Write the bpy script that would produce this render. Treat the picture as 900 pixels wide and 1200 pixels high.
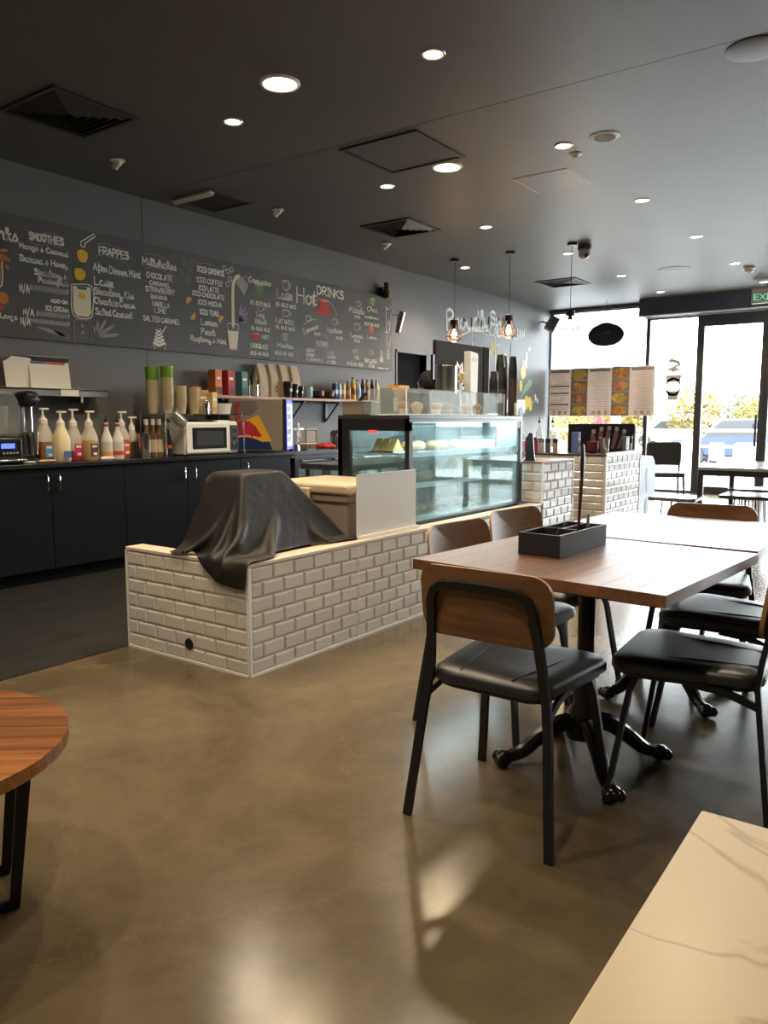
import bpy, bmesh, math, random
import numpy as np
from mathutils import Vector, Matrix
random.seed(7)
PI = math.pi
for o in list(bpy.data.objects): bpy.data.objects.remove(o)
scene = bpy.context.scene
C = scene.collection

# ------------------------------------------------------------------ camera
cam_d = bpy.data.cameras.new('camera'); cam = bpy.data.objects.new('camera', cam_d); C.objects.link(cam)
YAW, PITCH = math.radians(35.7), math.radians(6.78)
fw = Vector((math.cos(YAW)*math.cos(PITCH), math.sin(YAW)*math.cos(PITCH), -math.sin(PITCH)))
cam.location = (0, 0, 1.22)
cam.rotation_euler = fw.to_track_quat('-Z', 'Y').to_euler()
cam_d.sensor_fit = 'VERTICAL'; cam_d.sensor_height = 24.0; cam_d.lens = 24.0*908/1200
cam_d.clip_start = .02; cam_d.clip_end = 300
scene.camera = cam
# ------------------------------------------------------------------ world: bright overcast sky
world = bpy.data.worlds.new('sky'); scene.world = world; world.use_nodes = True
bgn = world.node_tree.nodes['Background']
bgn.inputs[0].default_value = (.90, .955, 1, 1); bgn.inputs[1].default_value = 15.0
scene.view_settings.view_transform = 'Standard'; scene.view_settings.look = 'None'
scene.view_settings.exposure = 0.32; scene.view_settings.gamma = 1.0
scene.view_settings.use_curve_mapping = False
# daylight enters through the glazed shopfront: a sampling portal in the glass plane (gives off no light itself)
pl = bpy.data.lights.new('shopfront_portal', 'AREA'); pl.shape = 'RECTANGLE'; pl.size = 9.2; pl.size_y = 3.1
pl.cycles.is_portal = True
po = bpy.data.objects.new('shopfront_portal', pl); C.objects.link(po)
po.location = (13.72, 1.4, 1.6); po.rotation_euler = (PI/2, 0, PI/2)
SMALL_W, BIG_W = 82, 70        # watts of the ceiling downlights

# ------------------------------------------------------------------ materials
MATS = {}
def mat(name, col=(.5,.5,.5), rough=.5, metal=0, spec=.5, emit=None, estr=0, noise=None, bump=None, coat=0, alpha=None, rand=0):
    if name in MATS: return MATS[name]
    m = bpy.data.materials.new(name); m.use_nodes = True; nt = m.node_tree; b = nt.nodes['Principled BSDF']
    b.inputs['Base Color'].default_value = (*col, 1); b.inputs['Roughness'].default_value = rough
    b.inputs['Metallic'].default_value = metal; b.inputs['Specular IOR Level'].default_value = spec
    if coat: b.inputs['Coat Weight'].default_value = coat; b.inputs['Coat Roughness'].default_value = .1
    if emit: b.inputs['Emission Color'].default_value = (*emit, 1); b.inputs['Emission Strength'].default_value = estr
    N, L = nt.nodes, nt.links
    last = None
    if noise:                       # (scale vector, second colour, detail)
        sc, c2, det = noise
        tc = N.new('ShaderNodeTexCoord'); mp = N.new('ShaderNodeMapping'); mp.inputs['Scale'].default_value = sc
        nz = N.new('ShaderNodeTexNoise'); nz.inputs['Scale'].default_value = 1; nz.inputs['Detail'].default_value = det
        rp = N.new('ShaderNodeValToRGB'); rp.color_ramp.elements[0].position = .35; rp.color_ramp.elements[1].position = .65
        rp.color_ramp.elements[0].color = (*col, 1); rp.color_ramp.elements[1].color = (*c2, 1)
        L.new(tc.outputs['Object'], mp.inputs[0]); L.new(mp.outputs[0], nz.inputs['Vector']); L.new(nz.outputs[0], rp.inputs[0])
        last = rp.outputs[0]
    if rand:
        oi = N.new('ShaderNodeObjectInfo'); hs = N.new('ShaderNodeHueSaturation')
        mr = N.new('ShaderNodeMapRange'); mr.inputs['To Min'].default_value = 1-rand; mr.inputs['To Max'].default_value = 1+rand
        L.new(oi.outputs['Random'], mr.inputs[0]); L.new(mr.outputs[0], hs.inputs['Value'])
        if last: L.new(last, hs.inputs['Color'])
        else: hs.inputs['Color'].default_value = (*col, 1)
        last = hs.outputs[0]
    if last: L.new(last, b.inputs['Base Color'])
    if bump:                        # (scale, strength, distance)
        tc = N.new('ShaderNodeTexCoord'); nz = N.new('ShaderNodeTexNoise'); nz.inputs['Scale'].default_value = bump[0]; nz.inputs['Detail'].default_value = 4
        bp = N.new('ShaderNodeBump'); bp.inputs['Strength'].default_value = bump[1]; bp.inputs['Distance'].default_value = bump[2]
        L.new(tc.outputs['Object'], nz.inputs['Vector']); L.new(nz.outputs[0], bp.inputs['Height']); L.new(bp.outputs[0], b.inputs['Normal'])
    MATS[name] = m; return m
def glass(name, tint=(1,1,1), refl=.08, rough=0.0, diffuse=None):
    """thin sheet: clear transmission mixed with a mirror by Fresnel, plus an optional milky scatter"""
    if name in MATS: return MATS[name]
    m = bpy.data.materials.new(name); m.use_nodes = True; nt = m.node_tree; N, L = nt.nodes, nt.links
    N.remove(N['Principled BSDF']); out = N['Material Output']
    t = N.new('ShaderNodeBsdfTransparent'); t.inputs[0].default_value = (*tint, 1)
    g = N.new('ShaderNodeBsdfGlossy'); g.inputs['Roughness'].default_value = rough; g.inputs[0].default_value = (1,1,1,1)
    fr = N.new('ShaderNodeFresnel'); fr.inputs[0].default_value = 1.45
    ml = N.new('ShaderNodeMath'); ml.operation = 'MULTIPLY'; ml.inputs[1].default_value = refl/.04*.6; ml.use_clamp = True
    mx = N.new('ShaderNodeMixShader'); L.new(fr.outputs[0], ml.inputs[0]); L.new(ml.outputs[0], mx.inputs[0])
    src = t.outputs[0]
    if diffuse:
        d = N.new('ShaderNodeBsdfDiffuse'); d.inputs[0].default_value = (*diffuse[0], 1)
        m2 = N.new('ShaderNodeMixShader'); m2.inputs[0].default_value = diffuse[1]; L.new(t.outputs[0], m2.inputs[1]); L.new(d.outputs[0], m2.inputs[2]); src = m2.outputs[0]
    L.new(src, mx.inputs[1]); L.new(g.outputs[0], mx.inputs[2]); L.new(mx.outputs[0], out.inputs[0])
    MATS[name] = m; return m

def paper(name, col, k=.5):
    m = bpy.data.materials.new(name); m.use_nodes = True; nt = m.node_tree; N, L = nt.nodes, nt.links
    b = N['Principled BSDF']; b.inputs['Base Color'].default_value = (*col,1); b.inputs['Roughness'].default_value = .7
    t = N.new('ShaderNodeBsdfTranslucent'); t.inputs[0].default_value = (*col,1); x = N.new('ShaderNodeMixShader'); x.inputs[0].default_value = k
    L.new(b.outputs[0], x.inputs[1]); L.new(t.outputs[0], x.inputs[2]); L.new(x.outputs[0], N['Material Output'].inputs[0]); return m
def concrete():
    m = bpy.data.materials.new('polished_concrete'); m.use_nodes = True; nt = m.node_tree; N, L = nt.nodes, nt.links; b = N['Principled BSDF']
    tc = N.new('ShaderNodeTexCoord')
    def nz(scale, det=6, rough=.6, dist=0):
        n = N.new('ShaderNodeTexNoise'); n.inputs['Scale'].default_value = scale; n.inputs['Detail'].default_value = det
        n.inputs['Roughness'].default_value = rough; n.inputs['Distortion'].default_value = dist
        L.new(tc.outputs['Object'], n.inputs['Vector']); return n
    a = nz(1.1, 8, .65, .6); f = nz(9, 8, .7, .3); s = nz(60, 3, .5)
    r1 = N.new('ShaderNodeValToRGB'); e = r1.color_ramp.elements
    e[0].position = .33; e[0].color = (.100, .073, .041, 1); e[1].position = .68; e[1].color = (.185, .141, .082, 1)
    r2 = N.new('ShaderNodeValToRGB'); e = r2.color_ramp.elements
    e[0].position = .22; e[0].color = (.80, .79, .78, 1); e[1].position = .78; e[1].color = (1.12, 1.12, 1.12, 1)
    L.new(a.outputs[0], r1.inputs[0]); L.new(f.outputs[0], r2.inputs[0])
    mu = N.new('ShaderNodeMix'); mu.data_type = 'RGBA'; mu.blend_type = 'MULTIPLY'; mu.inputs[0].default_value = .8
    L.new(r1.outputs[0], mu.inputs[6]); L.new(r2.outputs[0], mu.inputs[7])
    # pale hairline scratches
    mp = N.new('ShaderNodeMapping'); mp.inputs['Rotation'].default_value = (0, 0, .6); mp.inputs['Scale'].default_value = (1, 1, 1)
    L.new(tc.outputs['Object'], mp.inputs[0])
    vo = N.new('ShaderNodeTexVoronoi'); vo.feature = 'DISTANCE_TO_EDGE'; vo.inputs['Scale'].default_value = .9
    wob = N.new('ShaderNodeVectorMath'); wob.operation = 'ADD'; L.new(mp.outputs[0], wob.inputs[0])
    sc = N.new('ShaderNodeVectorMath'); sc.operation = 'SCALE'; sc.inputs['Scale'].default_value = .35; L.new(f.outputs['Color'], sc.inputs[0]); L.new(sc.outputs[0], wob.inputs[1])
    L.new(wob.outputs[0], vo.inputs['Vector'])
    lt = N.new('ShaderNodeMath'); lt.operation = 'LESS_THAN'; lt.inputs[1].default_value = .0016; L.new(vo.outputs[0], lt.inputs[0])
    ml = N.new('ShaderNodeMath'); ml.operation = 'MULTIPLY'; L.new(lt.outputs[0], ml.inputs[0]); ml.inputs[1].default_value = .22
    m3 = N.new('ShaderNodeMix'); m3.data_type = 'RGBA'; m3.inputs[7].default_value = (.33, .26, .18, 1)
    L.new(ml.outputs[0], m3.inputs[0]); L.new(mu.outputs[2], m3.inputs[6]); L.new(m3.outputs[2], b.inputs['Base Color'])
    mr = N.new('ShaderNodeMapRange'); mr.inputs['To Min'].default_value = .14; mr.inputs['To Max'].default_value = .27
    L.new(f.outputs[0], mr.inputs[0]); L.new(mr.outputs[0], b.inputs['Roughness'])
    bp = N.new('ShaderNodeBump'); bp.inputs['Strength'].default_value = .06; bp.inputs['Distance'].default_value = .004
    L.new(a.outputs[0], bp.inputs['Height']); L.new(bp.outputs[0], b.inputs['Normal'])
    b.inputs['Specular IOR Level'].default_value = .5
    return m
def wood(name, c1, c2, rough=.25, axis=0, sc=1.0, rand=.18):
    m = bpy.data.materials.new(name); m.use_nodes = True; nt = m.node_tree; N, L = nt.nodes, nt.links; b = N['Principled BSDF']
    tc = N.new('ShaderNodeTexCoord'); mp = N.new('ShaderNodeMapping'); s = [38*sc]*3; s[axis] = 2.2*sc
    mp.inputs['Scale'].default_value = s; L.new(tc.outputs['Object'], mp.inputs[0])
    oi = N.new('ShaderNodeObjectInfo'); ad = N.new('ShaderNodeVectorMath'); ad.operation = 'ADD'
    cx = N.new('ShaderNodeCombineXYZ'); m8 = N.new('ShaderNodeMath'); m8.operation = 'MULTIPLY'; m8.inputs[1].default_value = 30
    L.new(oi.outputs['Random'], m8.inputs[0]); L.new(m8.outputs[0], cx.inputs[0]); L.new(m8.outputs[0], cx.inputs[1])
    L.new(mp.outputs[0], ad.inputs[0]); L.new(cx.outputs[0], ad.inputs[1])
    n = N.new('ShaderNodeTexNoise'); n.inputs['Scale'].default_value = 1; n.inputs['Detail'].default_value = 6; n.inputs['Roughness'].default_value = .65; n.inputs['Distortion'].default_value = .5
    L.new(ad.outputs[0], n.inputs['Vector'])
    rp = N.new('ShaderNodeValToRGB'); e = rp.color_ramp.elements; e[0].position = .32; e[1].position = .68; e[0].color = (*c1, 1); e[1].color = (*c2, 1)
    L.new(n.outputs[0], rp.inputs[0])
    hs = N.new('ShaderNodeHueSaturation'); mr = N.new('ShaderNodeMapRange'); mr.inputs['To Min'].default_value = 1-rand; mr.inputs['To Max'].default_value = 1+rand
    L.new(oi.outputs['Random'], mr.inputs[0]); L.new(mr.outputs[0], hs.inputs['Value']); L.new(rp.outputs[0], hs.inputs['Color']); L.new(hs.outputs[0], b.inputs['Base Color'])
    b.inputs['Roughness'].default_value = rough
    bp = N.new('ShaderNodeBump'); bp.inputs['Strength'].default_value = .12; bp.inputs['Distance'].default_value = .002
    L.new(n.outputs[0], bp.inputs['Height']); L.new(bp.outputs[0], b.inputs['Normal'])
    MATS[name] = m; return m
def marble():
    m = bpy.data.materials.new('cream_marble'); m.use_nodes = True; nt = m.node_tree; N, L = nt.nodes, nt.links; b = N['Principled BSDF']
    tc = N.new('ShaderNodeTexCoord'); n = N.new('ShaderNodeTexNoise'); n.inputs['Scale'].default_value = 2.4; n.inputs['Detail'].default_value = 5; n.inputs['Distortion'].default_value = 1.2
    L.new(tc.outputs['Object'], n.inputs['Vector'])
    s = N.new('ShaderNodeMath'); s.operation = 'SUBTRACT'; s.inputs[1].default_value = .5; L.new(n.outputs[0], s.inputs[0])
    a = N.new('ShaderNodeMath'); a.operation = 'ABSOLUTE'; L.new(s.outputs[0], a.inputs[0])
    rp = N.new('ShaderNodeValToRGB'); e = rp.color_ramp.elements; e[0].position = 0; e[0].color = (.60, .47, .32, 1); e[1].position = .012; e[1].color = (.82, .69, .50, 1)
    L.new(a.outputs[0], rp.inputs[0]); L.new(rp.outputs[0], b.inputs['Base Color']); b.inputs['Roughness'].default_value = .28
    return m

M_FLOOR = concrete(); M_MARBLE = marble()
M_WALL = mat('charcoal_paint', (.132,.134,.138), .55, noise=((1.2,1.2,1.2), (.148,.149,.151), 3), bump=(90,.05,.001))
M_CEIL = mat('ceiling_charcoal', (.078,.075,.071), .44, noise=((.7,1.6,1), (.090,.087,.082), 3), bump=(14,.05,.003))
M_NAVY = mat('navy_bulkhead', (.045,.060,.115), .5); M_FRAME = mat('shopfront_frame_hazed', (.040,.043,.050), .4)  # shopfront frames: black steel lifted to grey, window haze put into the colour
M_CAB = mat('cabinet_black', (.005,.007,.011), .55, spec=.22, bump=(30,.04,.001))
M_BLACK = mat('black_steel', (.012,.013,.016), .38, spec=.5)
M_IRON = mat('cast_iron_black', (.010,.010,.012), .26, spec=.6)
M_PLAST = mat('black_plastic', (.014,.014,.015), .3)
M_DARKFLOOR = mat('dark_vinyl_floor', (.013,.013,.013), .6, spec=.3, noise=((6,6,6), (.019,.019,.018), 4))
M_TILE = mat('cream_tile', (.64,.60,.55), .16, rand=.05, bump=(8,.03,.002))
M_GROUT = mat('grey_grout', (.42,.40,.37), .8)
M_CAP = mat('pale_wood_cap', (.66,.55,.42), .4, noise=((4,30,30), (.72,.62,.50), 3))
M_WHITE = mat('white_plastic', (.78,.77,.74), .35)
M_CREAM = mat('cream_print', (.82,.77,.68), .7)
M_CHALK = mat('chalk_white', (.92,.89,.82), .8)
M_CHALKG = mat('chalk_grey', (.30,.29,.31), .8)
M_BOARD = mat('blackboard', (.072,.070,.067), .6, noise=((2,2,2), (.088,.085,.080), 5))
M_STEEL = mat('stainless_steel', (.60,.59,.57), .22, metal=1)
M_CHROME = mat('chrome', (.75,.75,.75), .08, metal=1)
M_BRASS = mat('brass', (.55,.36,.14), .25, metal=1)
M_COPPER = mat('copper_wire', (.35,.18,.10), .3, metal=1)
M_LEATHER = mat('black_leather', (.018,.018,.020), .42, spec=.9, bump=(140,.12,.001))
M_PLY = wood('chair_plywood', (.17,.080,.036), (.27,.135,.062), .33, axis=1, sc=1.0, rand=.06)
M_PLYEDGE = mat('plywood_edge', (.46,.24,.09), .4)
M_TABLE = wood('table_timber', (.13,.050,.022), (.235,.10,.044), .36, axis=0, sc=.7, rand=.2)
M_ROUND = wood('round_table_timber', (.17,.060,.019), (.36,.145,.045), .24, axis=0, sc=.8, rand=.36)
_b = M_TABLE.node_tree.nodes['Principled BSDF']; _b.inputs['Coat Weight'].default_value = .9; _b.inputs['Coat Roughness'].default_value = .38; _b.inputs['Coat IOR'].default_value = 1.7
M_SHELFW = wood('shelf_timber', (.30,.14,.07), (.42,.21,.11), .4, axis=0, sc=.7, rand=.05)
M_CLOTH = mat('black_cover', (.013,.011,.010), .52, spec=.45, bump=(11,.3,.02))
M_GLASS = glass('clear_glass', (.97,.985,.98), .03)
M_CASEGLASS = glass('case_glass', (.88,.96,.96), .008, diffuse=((.50,.72,.78), .15))
M_ACRYL = glass('clear_acrylic', (.93,.95,.96), .0015, diffuse=((.62,.68,.71), .15))
M_CLEAR = glass('clear_plastic', (.90,.90,.86), .04, diffuse=((.8,.78,.7), .14))
M_LAMP = mat('warm_lamp', (1,.9,.7), .5, emit=(1,.80,.48), estr=14)
M_BULB = mat('warm_bulb', (1,.8,.5), .5, emit=(1,.66,.26), estr=9)
def paint(name, c, rough=.45, **k): return mat(name, c, rough, **k)

# ------------------------------------------------------------------ mesh helpers
class MB:
    def __init__(s): s.v = []; s.f = []
    def add(s, vs, fs):
        n = len(s.v); s.v += [tuple(v) for v in vs]; s.f += [tuple(i+n for i in f) for f in fs]; return s
    def box(s, c, d, rz=0, ry=0, rx=0):
        h = [x/2 for x in d]; R = Matrix.Rotation(rz,3,'Z') @ Matrix.Rotation(ry,3,'Y') @ Matrix.Rotation(rx,3,'X'); c = Vector(c)
        vs = [c + R @ Vector((x*h[0], y*h[1], z*h[2])) for x in (-1,1) for y in (-1,1) for z in (-1,1)]
        return s.add(vs, [(0,1,3,2),(4,6,7,5),(0,4,5,1),(2,3,7,6),(0,2,6,4),(1,5,7,3)])
    def span(s, x0, x1, y0, y1, z0, z1): return s.box(((x0+x1)/2,(y0+y1)/2,(z0+z1)/2), (abs(x1-x0),abs(y1-y0),abs(z1-z0)))
    def lathe(s, prof, c=(0,0,0), n=20, M=None, cap=True):
        c = Vector(c); vs = []
        for r, z in prof:
            for i in range(n):
                a = 2*PI*i/n; p = Vector((r*math.cos(a), r*math.sin(a), z)); p = M @ p if M else p; vs.append(c+p)
        fs = []
        for k in range(len(prof)-1):
            for i in range(n): j = (i+1)%n; fs.append((k*n+i, k*n+j, (k+1)*n+j, (k+1)*n+i))
        if cap:
            if prof[0][0] > 1e-6: fs.append(tuple(range(n))[::-1])
            if prof[-1][0] > 1e-6: fs.append(tuple((len(prof)-1)*n+i for i in range(n)))
        return s.add(vs, fs)
    def tube(s, pts, r, n=8, sec=None, closed=False, up=None):
        P = [Vector(p) for p in pts]; m = len(P); R = r if isinstance(r, (list, tuple)) else [r]*m
        vs = []; fs = []; prev = None
        for i in range(m):
            if closed: t = P[(i+1)%m]-P[i-1]
            else: t = P[min(i+1,m-1)]-P[max(i-1,0)]
            t.normalize()
            if prev is None:
                ref = Vector(up) if up else (Vector((0,0,1)) if abs(t.z) < .9 else Vector((1,0,0)))
                a = (ref - t*ref.dot(t)).normalized()
            else: a = (prev - t*prev.dot(t)).normalized()
            prev = a; b = t.cross(a)
            if sec:
                w, h = sec; k = R[i]
                ring = [(-w/2*k,-h/2*k),(w/2*k,-h/2*k),(w/2*k,h/2*k),(-w/2*k,h/2*k)]
                vs += [P[i]+b*x+a*y for x, y in ring]
            else: vs += [P[i]+a*(R[i]*math.cos(2*PI*k/n))+b*(R[i]*math.sin(2*PI*k/n)) for k in range(n)]
        q = 4 if sec else n
        for i in range(m if closed else m-1):
            for k in range(q): l = (k+1)%q; i2 = (i+1)%m; fs.append((i*q+k, i*q+l, i2*q+l, i2*q+k))
        if not closed: fs += [tuple(range(q))[::-1], tuple((m-1)*q+k for k in range(q))]
        return s.add(vs, fs)
    def prism(s, out, a, b, plane='xz'):
        f = {'xz': lambda u,v,w: (u,w,v), 'xy': lambda u,v,w: (u,v,w), 'yz': lambda u,v,w: (w,u,v)}[plane]
        n = len(out); vs = [f(u,v,a) for u,v in out]+[f(u,v,b) for u,v in out]
        fs = [tuple(range(n))[::-1], tuple(range(n,2*n))]+[(i,(i+1)%n,n+(i+1)%n,n+i) for i in range(n)]
        return s.add(vs, fs)
    def sphere(s, c, r, n=12, m=8, sq=(1,1,1), M=None):
        c = Vector(c); vs = []; fs = []
        for j in range(1,m):
            t = PI*j/m
            for i in range(n):
                a = 2*PI*i/n; p = Vector((r*sq[0]*math.sin(t)*math.cos(a), r*sq[1]*math.sin(t)*math.sin(a), r*sq[2]*math.cos(t))); vs.append(c+(M@p if M else p))
        top = Vector((0,0,r*sq[2])); top = M@top if M else top
        vs += [c+top, c-top]; T = len(vs)-2
        for j in range(m-2):
            for i in range(n): k = (i+1)%n; fs.append((j*n+i,(j+1)*n+i,(j+1)*n+k,j*n+k))
        for i in range(n): k = (i+1)%n; fs += [(T,i,k),(T+1,(m-2)*n+k,(m-2)*n+i)]
        return s.add(vs, fs)
    def mesh(s, name, m, smooth=True, ang=35):
        me = bpy.data.meshes.new(name); me.from_pydata(s.v, [], s.f); me.materials.append(m)
        bm = bmesh.new(); bm.from_mesh(me); bmesh.ops.recalc_face_normals(bm, faces=bm.faces); bm.to_mesh(me); bm.free()
        if smooth:
            me.polygons.foreach_set('use_smooth', [True]*len(me.polygons)); me.set_sharp_from_angle(angle=math.radians(ang))
        me.update(); return me
    def build(s, name, m, parent=None, loc=None, bevel=0, smooth=True, ang=35):
        o = bpy.data.objects.new(name, s.mesh(name, m, smooth, ang)); C.objects.link(o)
        if parent: o.parent = parent
        if loc: o.location = loc
        if bevel:
            b = o.modifiers.new('bevel', 'BEVEL'); b.width = bevel; b.segments = 2; b.limit_method = 'ANGLE'; b.angle_limit = math.radians(40)
        return o
def B(x0,x1,y0,y1,z0,z1): return MB().span(x0,x1,y0,y1,z0,z1)
def tag(o, label, cat, group=None, kind=None):
    o['label'] = label; o['category'] = cat
    if group: o['group'] = group
    if kind: o['kind'] = kind
    return o
def struct(o, label=None):
    o['kind'] = 'structure'
    if label: o['label'] = label
    return o
def thing(name, label, cat, loc=(0,0,0), rz=0, group=None):
    o = bpy.data.objects.new(name, None); C.objects.link(o); o.empty_display_size = .1
    o.location = loc; o.rotation_euler = (0,0,rz); tag(o, label, cat, group); return o
def hold(name, loc=(0,0,0), label=None):
    o = bpy.data.objects.new(name, None); C.objects.link(o); o.location = loc; o['kind'] = 'structure'
    if label: o['label'] = label
    return o
def dup(root, loc, rz=None, label=None, name=None):
    def cp(o, par):
        c = o.copy(); C.objects.link(c); c.parent = par
        for ch in o.children: cp(ch, c)
        return c
    r = cp(root, None); r.location = loc
    if rz is not None: r.rotation_euler = (0,0,rz)
    if label: r['label'] = label
    return r
def linked(name, me, parent, loc, rz=0):
    o = bpy.data.objects.new(name, me); C.objects.link(o); o.parent = parent; o.location = loc; o.rotation_euler = (0,0,rz); return o
def arc(cx, cy, r, a0, a1, n=8): return [(cx+r*math.cos(a0+(a1-a0)*i/n), cy+r*math.sin(a0+(a1-a0)*i/n)) for i in range(n+1)]
def rrect(w, h, r, n=6, cx=0, cy=0):
    o = []
    for sx, sy, a in ((1,1,0),(-1,1,PI/2),(-1,-1,PI),(1,-1,1.5*PI)): o += arc(cx+sx*(w/2-r), cy+sy*(h/2-r), r, a, a+PI/2, n)
    return o
def ell(cx, cy, rx, ry, n=20, a=0):
    return [(cx+rx*math.cos(t)*math.cos(a)-ry*math.sin(t)*math.sin(a), cy+rx*math.cos(t)*math.sin(a)+ry*math.sin(t)*math.cos(a)) for t in [2*PI*i/n for i in range(n)]]
def smooth_pts(pts, k=4):
    P = [np.array(p, float) for p in pts]
    if len(P) < 3: return P
    P = [2*P[0]-P[1]]+P+[2*P[-1]-P[-2]]; o = []
    for i in range(1, len(P)-2):
        for j in range(k):
            t = j/k; a,b,c,d = P[i-1:i+3]
            o.append(.5*(2*b+(c-a)*t+(2*a-5*b+4*c-d)*t*t+(3*b-a-3*c+d)*t**3))
    return o+[P[-2]]

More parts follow.
